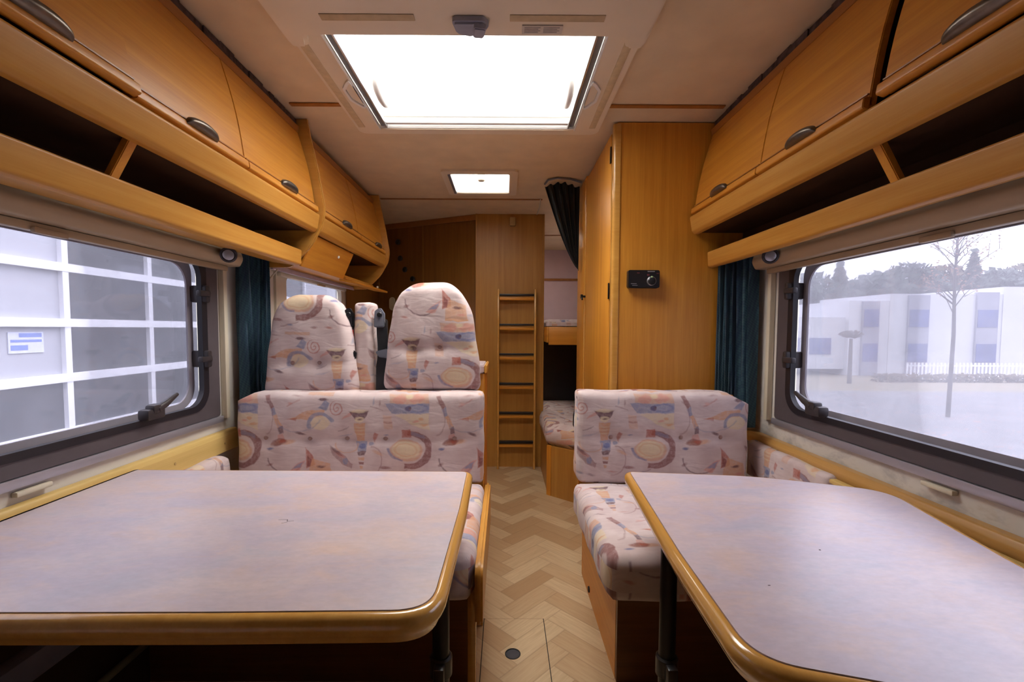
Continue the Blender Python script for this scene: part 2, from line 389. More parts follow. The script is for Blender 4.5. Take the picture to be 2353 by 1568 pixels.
# ------------------------------------------------------------ mesh helpers
ORG = {}
def wloc(o): return ORG.get(o.name, Vector((0, 0, 0)))
def thing(name, label, cat, loc=(0, 0, 0), group=None, kind=None):
    o = bpy.data.objects.new(name, None); COL.objects.link(o); o.location = loc; ORG[o.name] = Vector(loc)
    o.empty_display_size = .05
    if kind: o['kind'] = kind
    else:
        o['label'] = label; o['category'] = cat
        if group: o['group'] = group
    return o
def link(name, bm, m, parent=None, smooth=40, label=None, cat=None, group=None, kind=None):
    base = wloc(parent) if parent else None
    if parent is None:
        if kind == 'structure': base = Vector((0, 0, 0))
        else:
            vs = [v.co for v in bm.verts]
            base = Vector(((min(v.x for v in vs)+max(v.x for v in vs))/2, (min(v.y for v in vs)+max(v.y for v in vs))/2, min(v.z for v in vs)))
    bmesh.ops.translate(bm, verts=bm.verts, vec=-base)
    me = bpy.data.meshes.new(name); bm.normal_update(); bm.to_mesh(me); bm.free()
    o = bpy.data.objects.new(name, me); COL.objects.link(o)
    for mm in (m if isinstance(m, (list, tuple)) else [m]): me.materials.append(mm)
    if smooth:
        for f in me.polygons: f.use_smooth = True
        try:
            me.set_sharp_from_angle(angle=math.radians(smooth))
        except Exception: pass
    if parent is not None:
        o.parent = parent; ORG[o.name] = base
    else:
        o.location = base; ORG[o.name] = base
    if label: o['label'] = label
    if cat: o['category'] = cat
    if group: o['group'] = group
    if kind: o['kind'] = kind
    return o
def NB(): return bmesh.new()
def box(bm, x0, x1, y0, y1, z0, z1, bev=0.0, seg=2):
    x0, x1 = sorted((x0, x1)); y0, y1 = sorted((y0, y1)); z0, z1 = sorted((z0, z1))
    t = bmesh.new(); bmesh.ops.create_cube(t, size=1)
    for v in t.verts: v.co = Vector((x0+(v.co.x+.5)*(x1-x0), y0+(v.co.y+.5)*(y1-y0), z0+(v.co.z+.5)*(z1-z0)))
    if bev: bmesh.ops.bevel(t, geom=t.edges[:], offset=min(bev, .49*min(x1-x0, y1-y0, z1-z0)), segments=seg, affect='EDGES', profile=.5)
    me = bpy.data.meshes.new('t'); t.to_mesh(me); t.free(); bm.from_mesh(me); bpy.data.meshes.remove(me)
    return bm
def B(*a, **k): return box(NB(), *a, **k)
def rpoly(pts, r, n=5):
    """round the corners of a 2D polygon; r number or list"""
    out = []; N = len(pts)
    for i in range(N):
        p, a, q = Vector(pts[i-1]), Vector(pts[i]), Vector(pts[(i+1) % N])
        rr = r[i] if isinstance(r, (list, tuple)) else r
        if rr <= 0: out.append(tuple(a)); continue
        d1, d2 = (p-a), (q-a); l1, l2 = d1.length, d2.length; d1.normalize(); d2.normalize()
        an = d1.angle(d2)
        if an > PI-.02: out.append(tuple(a)); continue
        t = min(rr/math.tan(an/2), l1*.48, l2*.48); p1 = a+d1*t; p2 = a+d2*t
        for k in range(n+1):
            s = k/n; out.append(tuple((1-s)**2*p1+2*s*(1-s)*a+s*s*p2))
    return out
def prism(bm, pts, a0, a1, plane='xz', bev=0.0):
    """extrude 2D polygon along the remaining axis"""
    def co(u, v, w): return {'xz': (u, w, v), 'yz': (w, u, v), 'xy': (u, v, w)}[plane]
    A = [bm.verts.new(co(u, v, a0)) for u, v in pts]; Bv = [bm.verts.new(co(u, v, a1)) for u, v in pts]
    fs = [bm.faces.new(A), bm.faces.new(Bv[::-1])]; N = len(pts)
    for i in range(N): fs.append(bm.faces.new((A[i], Bv[i], Bv[(i+1) % N], A[(i+1) % N])))
    bmesh.ops.recalc_face_normals(bm, faces=fs)
    if bev:
        ed = [e for f in fs[:2] for e in f.edges]
        bmesh.ops.bevel(bm, geom=ed, offset=bev, segments=2, affect='EDGES')
    return bm
def tube(bm, pts, r, n=12, cap=True):
    pts = [Vector(p) for p in pts]; rings = []
    for i, p in enumerate(pts):
        d = (pts[min(i+1, len(pts)-1)]-pts[max(i-1, 0)]).normalized()
        a = d.orthogonal().normalized() if i == 0 else (rings_n - d*rings_n.dot(d)).normalized()
        rings_n = a; bb = d.cross(a); rr = r[i] if isinstance(r, (list, tuple)) else r
        rings.append([bm.verts.new(p+(a*math.cos(2*PI*k/n)+bb*math.sin(2*PI*k/n))*rr) for k in range(n)])
    for i in range(len(rings)-1):
        for k in range(n): bm.faces.new((rings[i][k], rings[i+1][k], rings[i+1][(k+1) % n], rings[i][(k+1) % n]))
    if cap: bm.faces.new(rings[0]); bm.faces.new(rings[-1][::-1])
    bmesh.ops.recalc_face_normals(bm, faces=bm.faces[:])
    return bm
def disc(c, axis, r, h, n=24, bev=0.0):
    """short cylinder centred on c, along axis"""
    a = Vector(axis).normalized(); c = Vector(c); t = a.orthogonal().normalized(); s = a.cross(t); bm = NB()
    prof = [(0, -h/2), (r-bev, -h/2), (r, -h/2+bev), (r, h/2-bev), (r-bev, h/2), (0, h/2)] if bev else [(0, -h/2), (r, -h/2), (r, h/2), (0, h/2)]
    return lathe(bm, prof, c, a, t, s, n)
def lathe(bm, prof, c, a, t, s, n=24):
    rows = []
    for (r, z) in prof:
        if r < 1e-6: rows.append([bm.verts.new(c+a*z)])
        else: rows.append([bm.verts.new(c+a*z+(t*math.cos(2*PI*k/n)+s*math.sin(2*PI*k/n))*r) for k in range(n)])
    for i in range(len(rows)-1):
        p, q = rows[i], rows[i+1]
        for k in range(n):
            k2 = (k+1) % n
            f = [p[k % len(p)], p[k2 % len(p)], q[k2 % len(q)], q[k % len(q)]]
            u = []
            for v in f:
                if v not in u: u.append(v)
            if len(u) >= 3: bm.faces.new(u)
    bmesh.ops.recalc_face_normals(bm, faces=bm.faces[:])
    return bm
def rrect(y0, y1, z0, z1, r, n=8):
    o = []
    for cx, cy, a0 in ((y1-r, z1-r, 0), (y0+r, z1-r, 90), (y0+r, z0+r, 180), (y1-r, z0+r, 270)):
        for k in range(n+1):
            a = math.radians(a0+90*k/n); o.append((cx+r*math.cos(a), cy+r*math.sin(a)))
    return o
def ring(bm, outer, inner, w0, w1, plane='yz', round_=0.0):
    def co(p, w): return {'yz': (w, p[0], p[1]), 'xy': (p[0], p[1], w), 'xz': (p[0], w, p[1])}[plane]
    N = len(outer); L = []
    for loop, w in ((outer, w0), (outer, w1), (inner, w1), (inner, w0)): L.append([bm.verts.new(co(p, w)) for p in loop])
    fs = []
    for a in range(4):
        b_ = (a+1) % 4
        for i in range(N): fs.append(bm.faces.new((L[a][i], L[b_][i], L[b_][(i+1) % N], L[a][(i+1) % N])))
    bmesh.ops.recalc_face_normals(bm, faces=fs)
    return bm
def slab_holes(name, plane, w0, w1, u0, u1, v0, v1, holes, m, kind='structure', uvsplit=None):
    """flat slab with rectangular holes; plane 'x' -> (u,v)=(y,z), 'z' -> (x,y), 'y' -> (x,z)"""
    us = sorted({u0, u1, *[h[0] for h in holes], *[h[1] for h in holes]}); vs = sorted({v0, v1, *[h[2] for h in holes], *[h[3] for h in holes]})
    bm = NB()
    for i in range(len(us)-1):
        for j in range(len(vs)-1):
            cu, cv = (us[i]+us[i+1])/2, (vs[j]+vs[j+1])/2
            if any(h[0] < cu < h[1] and h[2] < cv < h[3] for h in holes): continue
            a, b_, c, d = us[i], us[i+1], vs[j], vs[j+1]
            if plane == 'x': box(bm, w0, w1, a, b_, c, d)
            elif plane == 'z': box(bm, a, b_, c, d, w0, w1)
            else: box(bm, a, b_, w0, w1, c, d)
    return link(name, bm, m, smooth=0, kind=kind)

def cushion(name, o3, eu, ev, en, wu, wv, T, r=.03, rc=(.03, .03, .03, .03), bulge=.01, dimples=(), creases=(), uvo=(0, 0), taper=None, cut=None, wob=.002, parent=None, seed=0, **kw):
    """padded cushion. o3 = lower-left corner of the back plane; eu/ev in-plane axes, en outward normal (front).
    uv metres; uvo = offset so that u = U-uvo0, v = uvo1-V (pattern runs downwards)"""
    o3, eu, ev, en = Vector(o3), Vector(eu), Vector(ev), Vector(en)
    def samples(w, rr):
        s = [w*.0]; ks = [rr*(1-math.cos(PI/2*k/5)) for k in range(1, 6)]
        n = max(4, int((w-2*rr)/.013)); mid = [rr+(w-2*rr)*k/n for k in range(1, n)]
        return [0]+ks+mid+[w-k for k in ks[::-1]]+[w]
    R = max(r, max(rc))
    us, vs = samples(wu, r), samples(wv, r)
    bm = NB(); uvl = bm.loops.layers.uv.new('UVMap')
    rnd = random.Random(seed); ph = [rnd.random()*6 for _ in range(6)]
    def pos(u, v, side):
        d = min(u, v, wu-u, wv-v)
        h = T/2-r+(r*math.sqrt(max(0, 1-(1-min(d, r)/r)**2)))
        a, b_ = u/wu*2-1, v/wv*2-1
        h += bulge*(1-a**4)*(1-b_**4)*(1 if side > 0 else .3)
        if side > 0:
            for (du, dv, dep, sg) in dimples: h -= dep*math.exp(-((u-du)**2+(v-dv)**2)/sg**2)
            for (cv_, dep, sg) in creases: h -= dep*math.exp(-((v-cv_)**2)/sg**2)*(1-a**8)
        h += wob*math.sin(u*31+ph[0]+v*9)*math.sin(v*27+ph[1])*(1-a**6)
        # round outline corners: bl, br, tr, tl
        for ci, (cx, cy) in enumerate(((0, 0), (wu, 0), (wu, wv), (0, wv))):
            q = rc[ci]; x, y = abs(u-cx), abs(v-cy)
            if x < q and y < q:
                x_, y_ = 1-x/q, 1-y/q
                nx, ny = x_*math.sqrt(1-y_*y_/2), y_*math.sqrt(1-x_*x_/2)
                u = cx+(q-q*nx)*(1 if cx == 0 else -1); v = cy+(q-q*ny)*(1 if cy == 0 else -1); break
        if cut: u, v = cut(u, v)
        if taper: u = wu/2+(u-wu/2)*taper(v/wv)
        u += wob*.8*math.sin(v*40+ph[2]); v += wob*.8*math.sin(u*28+ph[3])
        P = o3+eu*u+ev*v+en*(T/2+(h if side > 0 else -h))
        return P, u, v, T/2+(h if side > 0 else -h)
    vv = {}; info = {}
    for side in (1, -1):
        for i, u in enumerate(us):
            for j, v in enumerate(vs):
                P, a, b_, c = pos(u, v, side); x = bm.verts.new(P); vv[side, i, j] = x; info[x] = (a, b_, c)
    fs = []; nu, nv = len(us), len(vs)
    for side in (1, -1):
        for i in range(nu-1):
            for j in range(nv-1): fs.append((bm.faces.new((vv[side, i, j], vv[side, i+1, j], vv[side, i+1, j+1], vv[side, i, j+1])), 'f'))
    per = [(i, 0) for i in range(nu-1)]+[(nu-1, j) for j in range(nv-1)]+[(i, nv-1) for i in range(nu-1, 0, -1)]+[(0, j) for j in range(nv-1, 0, -1)]
    for k in range(len(per)):
        a, b_ = per[k], per[(k+1) % len(per)]
        kd = 'b' if a[1] == b_[1] == 0 else 't' if a[1] == b_[1] == nv-1 else 'r' if a[0] == b_[0] == nu-1 else 'l'
        fs.append((bm.faces.new((vv[1, *a], vv[-1, *a], vv[-1, *b_], vv[1, *b_])), kd))
    U0 = o3.dot(eu); V0 = o3.dot(ev)
    for f, kd in fs:
        for l in f.loops:
            u, v, h = info[l.vert]; dep = T-h; U, V = U0+u, V0+v
            if kd == 'r': U += dep
            elif kd == 'l': U -= dep
            elif kd == 't': V += dep
            elif kd == 'b': V -= dep
            l[uvl].uv = (U-uvo[0], uvo[1]-V)
    bmesh.ops.recalc_face_normals(bm, faces=bm.faces[:])
    o = link(name, bm, FAB, parent, 60, **kw)
    par = o
    for (du, dv, dep, sg) in dimples:
        P, *_ = pos(du, dv, 1)
        link('button', lathe(NB(), [(0, .006), (.006, .005), (.0095, .001), (.0095, -.003), (0, -.003)], P, en, eu, ev, 14), BUT, parent if parent else par)
    return o

# ------------------------------------------------------------ structure
slab_holes('floor', 'z', -.04, 0, WL-.04, WR+.04, -1.2, 5.1, [], FLOOR)
SKX0, SKX1, SKY0, SKY1 = -.56, .32, 1.325, 2.0
VX0, VX1, VY0, VY1 = -.325, .035, 2.585, 2.965
slab_holes('ceiling', 'z', CZ, CZ+.04, WL-.04, WR+.04, -1.2, 5.1, [(SKX0, SKX1, SKY0, SKY1), (VX0, VX1, VY0, VY1), (-.2, .25, 4.0, 4.5)], CEIL)
slab_holes('wall_left', 'x', WL-.04, WL, -1.2, 5.1, 0, CZ, [(WY0, WY1, WZ0, WZ1), (2.2, 3.03, .92, 1.36)], WALL)
slab_holes('wall_right', 'x', WR, WR+.04, -1.2, 5.1, 0, CZ, [(WY0, WY1, WZ0, WZ1), (3.85, 4.55, 1.25, 1.65)], WALL)
slab_holes('wall_front', 'y', -1.24, -1.2, WL-.04, WR+.04, 0, CZ, [], SHADEB)  # unseen wall behind the camera, made dark to cut bounce light
slab_holes('wall_back', 'y', 5.1, 5.14, WL-.04, WR+.04, 0, CZ, [], PINKW)
# ceiling trims
for i, (x0, x1, y, w) in enumerate(((-.845, -.645, 1.835, .012), (.39, .86, 1.835, .012), (-.845, .25, 3.13, .009), (.3, .9, 4.3, .012))):
    link('trim_%d' % (i+1), B(x0, x1, y-w, y+w, CZ-.006, CZ-.0005, bev=.002), CORN, kind='structure', smooth=0)
link('trim_5', B(.3, WR, 5.085, 5.0995, 1.62, 1.645, bev=.003), CORN, kind='structure', smooth=0)

# bathroom partition
link('wall_bathroom', B(-.22, .30, 3.53, 3.56, 0, CZ-.001), WZD, kind='structure', smooth=0)
a0, a1 = Vector((-.221, 3.54)), Vector((-1.079, 3.93))
nrm = Vector((a1.y-a0.y, -(a1.x-a0.x))).normalized()*.02
bm = NB(); prism(bm, [tuple(a0), tuple(a1), tuple(a1+nrm), tuple(a0+nrm)], 0, CZ-.001, 'xy')
link('wall_bathroom_angled', bm, WZDD, kind='structure', smooth=0)
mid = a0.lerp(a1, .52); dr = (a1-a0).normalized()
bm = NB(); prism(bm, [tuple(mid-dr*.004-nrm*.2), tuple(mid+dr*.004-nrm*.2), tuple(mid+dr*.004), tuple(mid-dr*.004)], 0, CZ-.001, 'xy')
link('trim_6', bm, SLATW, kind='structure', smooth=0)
bm = NB(); prism(bm, rpoly([(-.226, 3.522), (-.214, 3.522), (-.214, 3.531), (-.226, 3.545)], .001), 0, CZ-.001, 'xy')
link('trim_7', bm, WZD, kind='structure', smooth=0)
link('trim_8', B(.286, .302, 3.524, 3.57, 0, CZ-.001, bev=.003), WZD, kind='structure', smooth=0)
bm = NB(); q0, q1 = a0-nrm*.5, a1-nrm*.5
prism(bm, [tuple(q0), tuple(q1), tuple(a1-nrm*.01), tuple(a0-nrm*.01)], CZ-.045, CZ-.003, 'xy')
link('trim_9', bm, CORN, kind='structure', smooth=0)
link('wall_panel_left', B(WL+.001, WL+.012, 3.07, 3.9, 0, CZ-.002), WZDD, kind='structure', smooth=0)

# ------------------------------------------------------------ windows
def side_window(idx, s, X, y0, y1, z0, z1, latches, surround=True):
    """s=-1 left wall, +1 right wall; X inner wall plane"""
    root = thing('window_%d' % idx, None, None, (X, (y0+y1)/2, z0), kind='structure')
    o = s
    ring_in = rrect(y0+.03, y1-.03, z0+.004, z1-.005, .07)
    out_ = rrect(y0-.045, y1+.045, z0-.035, z1+.02, .012)
    link('window_frame', ring(NB(), out_, ring_in, X-o*.010, X+o*.012), FRAMEG, root, 30)
    g_out = rrect(y0+.022, y1-.022, z0+.002, z1+.004, .075); g_in = rrect(y0+.050, y1-.050, z0+.022, z1-.03, .065)
    link('gasket', ring(NB(), g_out, g_in, X-o*.014, X+o*.004), GASK, root, 30)
    f2o = rrect(y0+.035, y1-.035, z0+.014, z1-.01, .075); f2i = rrect(y0+.062, y1-.062, z0+.034, z1-.05, .07)
    link('pane_edge', ring(NB(), f2o, f2i, X+o*.030, X+o*.036), SILLG, root, 30)
    bm = NB(); prism(bm, rrect(y0+.004, y1-.004, z0+.002, z1-.003, .06), X+o*.037, X+o*.040, 'yz')
    link('pane', bm, PANE, root, 30)
    for (ly, lz, kind) in latches:
        bm = NB()
        if kind == 'v':   # latch on the upright side
            box(bm, X-o*.03, X+o*.03, ly-.012, ly+.012, lz-.03, lz+.03, bev=.006)
            box(bm, X-o*.036, X-o*.016, ly-.05, ly+.006, lz-.010, lz+.010, bev=.005)
        else:             # latch on the bottom, arm raised towards the room
            box(bm, X-o*.040, X-o*.004, ly-.038, ly+.032, lz-.030, lz+.004, bev=.008)
            box(bm, X-o*.044, X-o*.012, ly-.020, ly+.018, lz-.012, lz+.016, bev=.008)
            tube(bm, [(X-o*.034, ly, lz), (X-o*.036, ly+.035, lz+.012), (X-o*.036, ly+.085, lz+.034)], [.012, .011, .006], 10)
        link('latch', bm, DARKPL, root, 40)
    link('sill', B(X-o*.001, X-o*.014, y0-.06, y1+.06, z0-.06, z0-.037, bev=.003), SILL, root, 30)
    return root
SILLG = plain('pane_rim', (.30, .28, .32), .35, 0, .05, 20)
side_window(1, -1, WL, WY0, WY1, WZ0, WZ1, [(1.36, .835, 'b'), (1.625, .97, 'v'), (1.625, 1.2, 'v')])
side_window(2, 1, WR, WY0, WY1, WZ0, WZ1, [(1.46, .835, 'b'), (1.625, .975, 'v'), (1.63, 1.22, 'v')])
r3 = thing('window_3', None, None, (WL, 2.6, .92), kind='structure')
link('window_frame', ring(NB(), rrect(2.14, 3.08, .87, 1.42, .01), rrect(2.24, 2.99, .95, 1.33, .03), WL+.012, WL-.012), CREAM, r3, 30)
bm = NB(); prism(bm, rrect(2.21, 3.02, .93, 1.355, .02), WL-.03, WL-.027, 'yz'); link('pane', bm, PANE, r3, 30)
r5 = thing('window_4', None, None, (WR, 4.2, 1.25), kind='structure')  # unseen side window, added to light the bunks
link('window_frame', ring(NB(), rrect(3.81, 4.59, 1.21, 1.69, .02), rrect(3.89, 4.51, 1.28, 1.62, .05), WR-.01, WR+.01), FRAMEG, r5, 30)
bm = NB(); prism(bm, rrect(3.86, 4.54, 1.255, 1.645, .04), WR+.02, WR+.023, 'yz'); link('pane', bm, PANE, r5, 30)

# ------------------------------------------------------------ roof hatch
hatch = thing('roof_hatch', 'large cream-framed roof hatch with a bright clear dome, blind box and grey catch', 'roof hatch', (-.12, 1.69, CZ-.04))
HZ = CZ-.030
link('frame', ring(NB(), rrect(-.630, .398, 1.10, 2.035, .035), rrect(-.535, .295, 1.335, 1.99, .022), HZ, CZ-.0005, 'xy'), CEILPL, hatch, 30)
# inner well (white) up to the dome
link('well', ring(NB(), rrect(-.559, .319, 1.326, 1.999, .02), rrect(-.545, .305, 1.338, 1.985, .02), HZ+.004, CZ+.065, 'xy'), WHITEPL, hatch, 30)
# blind box along the near side with rounded nose
bm = NB(); prism(bm, rpoly([(-.632, 1.02), (.405, 1.02), (.405, 1.388), (.352, 1.388), (.335, 1.334), (-.565, 1.334), (-.580, 1.388), (-.632, 1.388)], [.06, .06, .022, .015, .03, .03, .015, .022], 6), CZ-.056, CZ-.001, 'xy', bev=.010)
link('blind_box', bm, CEILPL, hatch, 50)
for x0, x1 in ((-.492, -.243), (.010, .262)):
    link('grip_strip', B(x0, x1, 1.237, 1.262, CZ-.0585, CZ-.055, bev=.001), STRIPE, hatch)
for x0, x1 in ((-.620, -.592), (.352, .378)):
    link('side_strip', B(x0, x1, 1.392, 1.97, HZ-.0015, HZ+.002, bev=.001), STRIPE2, hatch)
# blind rails left and right: light lip, dark channel, bright inner rail, with flared finger cups
for s, xe in ((-1, -.535), (1, .295)):
    link('rail_lip', B(xe+s*.002, xe-s*.005, 1.335, 1.992, HZ-.003, HZ+.010, bev=.002), WHITEPL, hatch)
    link('rail_channel', B(xe-s*.005, xe-s*.030, 1.335, 1.985, HZ+.012, HZ+.018), DKGREY, hatch, 0)
    link('rail', B(xe-s*.026, xe-s*.034, 1.335, 1.985, HZ+.002, HZ+.022, bev=.003), ALU, hatch)
    link('finger_cup', ring(NB(), rpoly([(xe+s*.000, 1.585), (xe+s*.042, 1.655), (xe+s*.042, 1.735), (xe+s*.000, 1.815)], .03, 6), rpoly([(xe+s*.000, 1.605), (xe+s*.033, 1.662), (xe+s*.033, 1.728), (xe+s*.000, 1.795)], .025, 6), HZ-.007, HZ+.004, 'xy'), WHITEPL, hatch, 40)
    bm = NB(); prism(bm, rpoly([(xe+s*.000, 1.607), (xe+s*.032, 1.663), (xe+s*.032, 1.727), (xe+s*.000, 1.793)], .025, 6), HZ-.002, HZ+.002, 'xy')
    link('finger_recess', bm, CEILPL, hatch, 40)
link('cross_bar', B(-.505, .265, 1.955, 1.975, HZ+.012, HZ+.024, bev=.003), WHITEPL, hatch)
link('cross_bar', B(-.53, .29, 1.962, 1.984, HZ+.05, HZ+.06, bev=.003), WHITEPL, hatch)
# side grab handles on the dome
for s, xc in ((-1, -.475), (1, .24)):
    pts = [(xc, 1.78+.10*math.cos(t), CZ+.055-.060*math.sin(t)**.6) for t in [PI*k/14 for k in range(15)]]
    link('grab_handle', tube(NB(), pts, .013, 12), WHITEPL, hatch, 60)
bm = NB(); N = 16; gridv = []
for i in range(N+1):
    rowv = []
    for j in range(N+1):
        a, b_ = i/N*2-1, j/N*2-1
        rowv.append(bm.verts.new((-.12+a*.44, 1.6625+b_*.337, CZ+.066+.06*(1-a**4)*(1-b_**4))))
    gridv.append(rowv)
for i in range(N):
    for j in range(N): bm.faces.new((gridv[i][j], gridv[i+1][j], gridv[i+1][j+1], gridv[i][j+1]))
link('dome', bm, DOME, hatch, 60)
# catch: grey turning knob under the blind box
bm = NB(); prism(bm, rpoly([(-.145, 1.240), (-.060, 1.240), (-.045, 1.258), (-.060, 1.292), (-.10, 1.302), (-.135, 1.290)], .012), CZ-.076, CZ-.052, 'xy', bev=.006)
kb = link('catch', bm, CATCHM, hatch, 40)
bm = NB(); prism(bm, rpoly([(-.085, 1.243), (-.052, 1.250), (-.062, 1.288), (-.09, 1.285)], .006), CZ-.088, CZ-.07, 'xy', bev=.003)
link('catch_lever', bm, CATCHM, kb, 40)
link('label_sticker', B(.044, .154, 1.276, 1.310, CZ-.0600, CZ-.0545), PAPER, hatch, 0)
bm = NB()
for i in range(2):
    for j in range(4): box(bm, .050+i*.052, .094+i*.052-.006*(j % 2), 1.281+j*.0065, 1.284+j*.0065, CZ-.0605, CZ-.0598)
link('label_print', bm, PAPERD, hatch, 0)

vent = thing('roof_vent', 'small square lit roof vent with a knob between the hatch and the partition', 'roof vent', (-.145, 2.775, CZ-.015))
link('frame', ring(NB(), rrect(-.36, .07, 2.55, 3.0, .025), rrect(-.315, .025, 2.60, 2.955, .02), CZ-.014, CZ-.0005, 'xy'), CEILPL, vent, 30)
link('well', ring(NB(), rrect(-.324, .034, 2.586, 2.964, .02), rrect(-.312, .022, 2.60, 2.95, .02), CZ-.01, CZ+.07, 'xy'), WHITEPL, vent, 30)
bm = NB(); prism(bm, rrect(-.324, .034, 2.586, 2.964, .02), CZ+.07, CZ+.073, 'xy'); link('dome', bm, DOME, vent, 30)
link('knob', disc((-.145, 2.79, CZ+.035), (0, 0, 1), .022, .05, 20, .004), CREAM, vent)
link('slide', B(-.325, -.308, 2.60, 2.95, CZ-.02, CZ-.006, bev=.003), GREYPL, vent)

v2 = thing('roof_vent', 'unseen roof vent added to light the bunks behind the bathroom partition', 'roof vent', (.025, 4.25, CZ-.015))  # unseen vent, added to brighten the sleeping area
link('frame', ring(NB(), rrect(-.23, .28, 3.97, 4.53, .025), rrect(-.19, .24, 4.01, 4.49, .02), CZ-.014, CZ-.0005, 'xy'), CEILPL, v2, 30)
bm = NB(); prism(bm, rrect(-.2, .25, 4.0, 4.5, .002), CZ+.05, CZ+.053, 'xy'); link('dome', bm, DOME, v2, 30)

# ------------------------------------------------------------ overhead cupboards
def arc(pts, n=6):
    """quadratic through control polygon -> smooth list"""
    o = []
    for i in range(len(pts)-1): o.append(pts[i])
    return pts
def X(s, x): return s*x
def door_profile(s, z0=1.575, z1=1.905, th=.018):
    f = []
    for k in range(9):
        t = k/8; z = z0+(z1-z0)*t; x = .800+.072*t-.010*math.sin(PI*t); f.append((s*x, z))
    return f+[(s*(abs(a)+th), z) for a, z in f[::-1]]
def handle(s, yc, x, z, parent):
    bm = NB(); n, m_ = 20, 8; rows = []
    for i in range(n+1):
        a = PI*i/n; yy = -math.cos(a)*.060; w = math.sin(a)**.7+.001; r_ = []
        for j in range(m_+1):
            b_ = PI*j/m_; r_.append(bm.verts.new((s*(x-.020*w*math.sin(b_)), yc+yy, z-.006+(.016*w)*(1-math.cos(b_))*.9)))
        rows.append(r_)
    for i in range(n):
        for j in range(m_): bm.faces.new((rows[i][j], rows[i+1][j], rows[i+1][j+1], rows[i][j+1]))
        bm.faces.new((rows[i][m_], rows[i+1][m_], rows[i+1][0], rows[i][0]))
    bmesh.ops.remove_doubles(bm, verts=bm.verts, dist=1e-5); bmesh.ops.recalc_face_normals(bm, faces=bm.faces[:])
    return link('handle', bm, HANDM, parent, 50)
def cab_door(s, y0, y1, parent, ajar=0.0, hy=None):
    bm = NB(); prism(bm, door_profile(s), y0+.0015, y1-.0015, 'xz', bev=.002)
    # lower lip standing proud with a groove above it
    lip = rpoly([(s*.808, 1.598), (s*.789, 1.594), (s*.786, 1.572), (s*.808, 1.566)], .006, 4)
    prism(bm, lip, y0+.0015, y1-.0015, 'xz', bev=.0015)
    if ajar:
        piv = Vector((s*.872, 0, 1.905)); Rm = Matrix.Rotation(-s*ajar if False else s*ajar, 4, 'Y')
        for v in bm.verts: v.co = piv+Rm @ (v.co-piv)
    d = link('door', bm, WYm, parent, 30)
    h_x, h_z = .790, 1.592
    if ajar:
        q = Rm @ (Vector((s*h_x, 0, h_z))-piv)+piv; h_x, h_z = abs(q.x), q.z
    handle(s, (y0+y1)/2 if hy is None else hy, h_x, h_z, d)
    g_ = NB(); box(g_, s*.7985, s*.803, y0+.004, y1-.004, 1.6015, 1.6045)
    if ajar:
        for v in g_.verts: v.co = piv+Rm @ (v.co-piv)
    link('groove', g_, CORN, d, 0)
    return d
def overhead(s, label, y0, y1, bounds, ajar, brace_y):
    Xw = abs(WL if s < 0 else WR)-.002
    t = thing('overhead_cupboard', label, 'cupboard', (s*.95, (y0+y1)/2, 1.35))
    bm = NB()
    box(bm, s*.80, s*Xw, y0, y1, 1.500, 1.515)                     # floor of the closed lockers
    box(bm, s*.885, s*Xw, y0, y1, 1.92, 1.935)                     # top
    box(bm, s*(Xw-.012), s*Xw, y0, y1, 1.392, 1.935)               # back
    for b_ in bounds[1:-1]:
        b_ = b_ if not isinstance(b_, tuple) else sum(b_)/2
        box(bm, s*.896, s*Xw, b_-.008, b_+.008, 1.515, 1.92)
    link('carcass', bm, WYm, t, 0)
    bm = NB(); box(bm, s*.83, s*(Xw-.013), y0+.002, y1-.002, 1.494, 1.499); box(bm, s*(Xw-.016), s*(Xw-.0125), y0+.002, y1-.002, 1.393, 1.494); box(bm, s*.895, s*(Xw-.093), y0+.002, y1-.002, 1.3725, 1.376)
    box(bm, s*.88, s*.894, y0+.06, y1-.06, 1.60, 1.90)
    link('recess_shade', bm, SHADEB, t, 0)  # dark sheets set in the shelf and behind the doors as painted shade
    bm = NB(); prism(bm, rpoly([(s*.795, 1.500), (s*.784, 1.563), (s*.812, 1.563), (s*.822, 1.515), (s*.822, 1.488), (s*.805, 1.488)], [.012, .009, .006, 0, 0, .008], 6), y0, y1, 'xz')
    link('upper_rail', bm, EDGE, t, 40)
    bm = NB(); prism(bm, rpoly([(s*.868, 1.350), (s*.864, 1.413), (s*.888, 1.417), (s*.892, 1.362), (s*1.0*(Xw/1.078)-s*.012, 1.372), (s*1.0*(Xw/1.078)-s*.012, 1.360), (s*.885, 1.346)], [.010, .007, .006, 0, 0, 0, .006], 6), y0, y1, 'xz')
    link('shelf', bm, EDGE, t, 40)
    bm = NB(); prism(bm, [(s*.864, CZ-.038), (s*.868, CZ-.062), (s*.892, CZ-.066), (s*.892, CZ-.030)], y0, y1, 'xz', bev=.002)
    link('cornice', bm, CORN, t, 30)
    bm = NB(); rd = random.Random(3); yy = y0
    while yy < y1-.02:
        L_ = rd.uniform(.03, .10); box(bm, s*(.872+rd.uniform(0, .008)), s*.90, yy, min(yy+L_, y1), CZ-.034, CZ-.001-rd.uniform(0, .006)); yy += L_
    link('foam_seal', bm, plain('foam_seal', (.10, .075, .07), .95, 0, .4, 60, .1) if 'foam_seal' not in bpy.data.materials else bpy.data.materials['foam_seal'], t, 0)
    for b_ in brace_y:
        bm = NB(); prism(bm, [(s*.815, 1.50), (s*.835, 1.50), (s*.905, 1.375), (s*.887, 1.375)], b_-.012, b_+.012, 'xz', bev=.002)
        link('brace', bm, WZ, t, 30)
    for i in range(len(bounds)-1):
        a, b_ = bounds[i], bounds[i+1]
        if isinstance(a, tuple): a = a[1]
        if isinstance(b_, tuple): b_ = b_[0]
        cab_door(s, a, b_, t, ajar.get(i, 0))
    return t
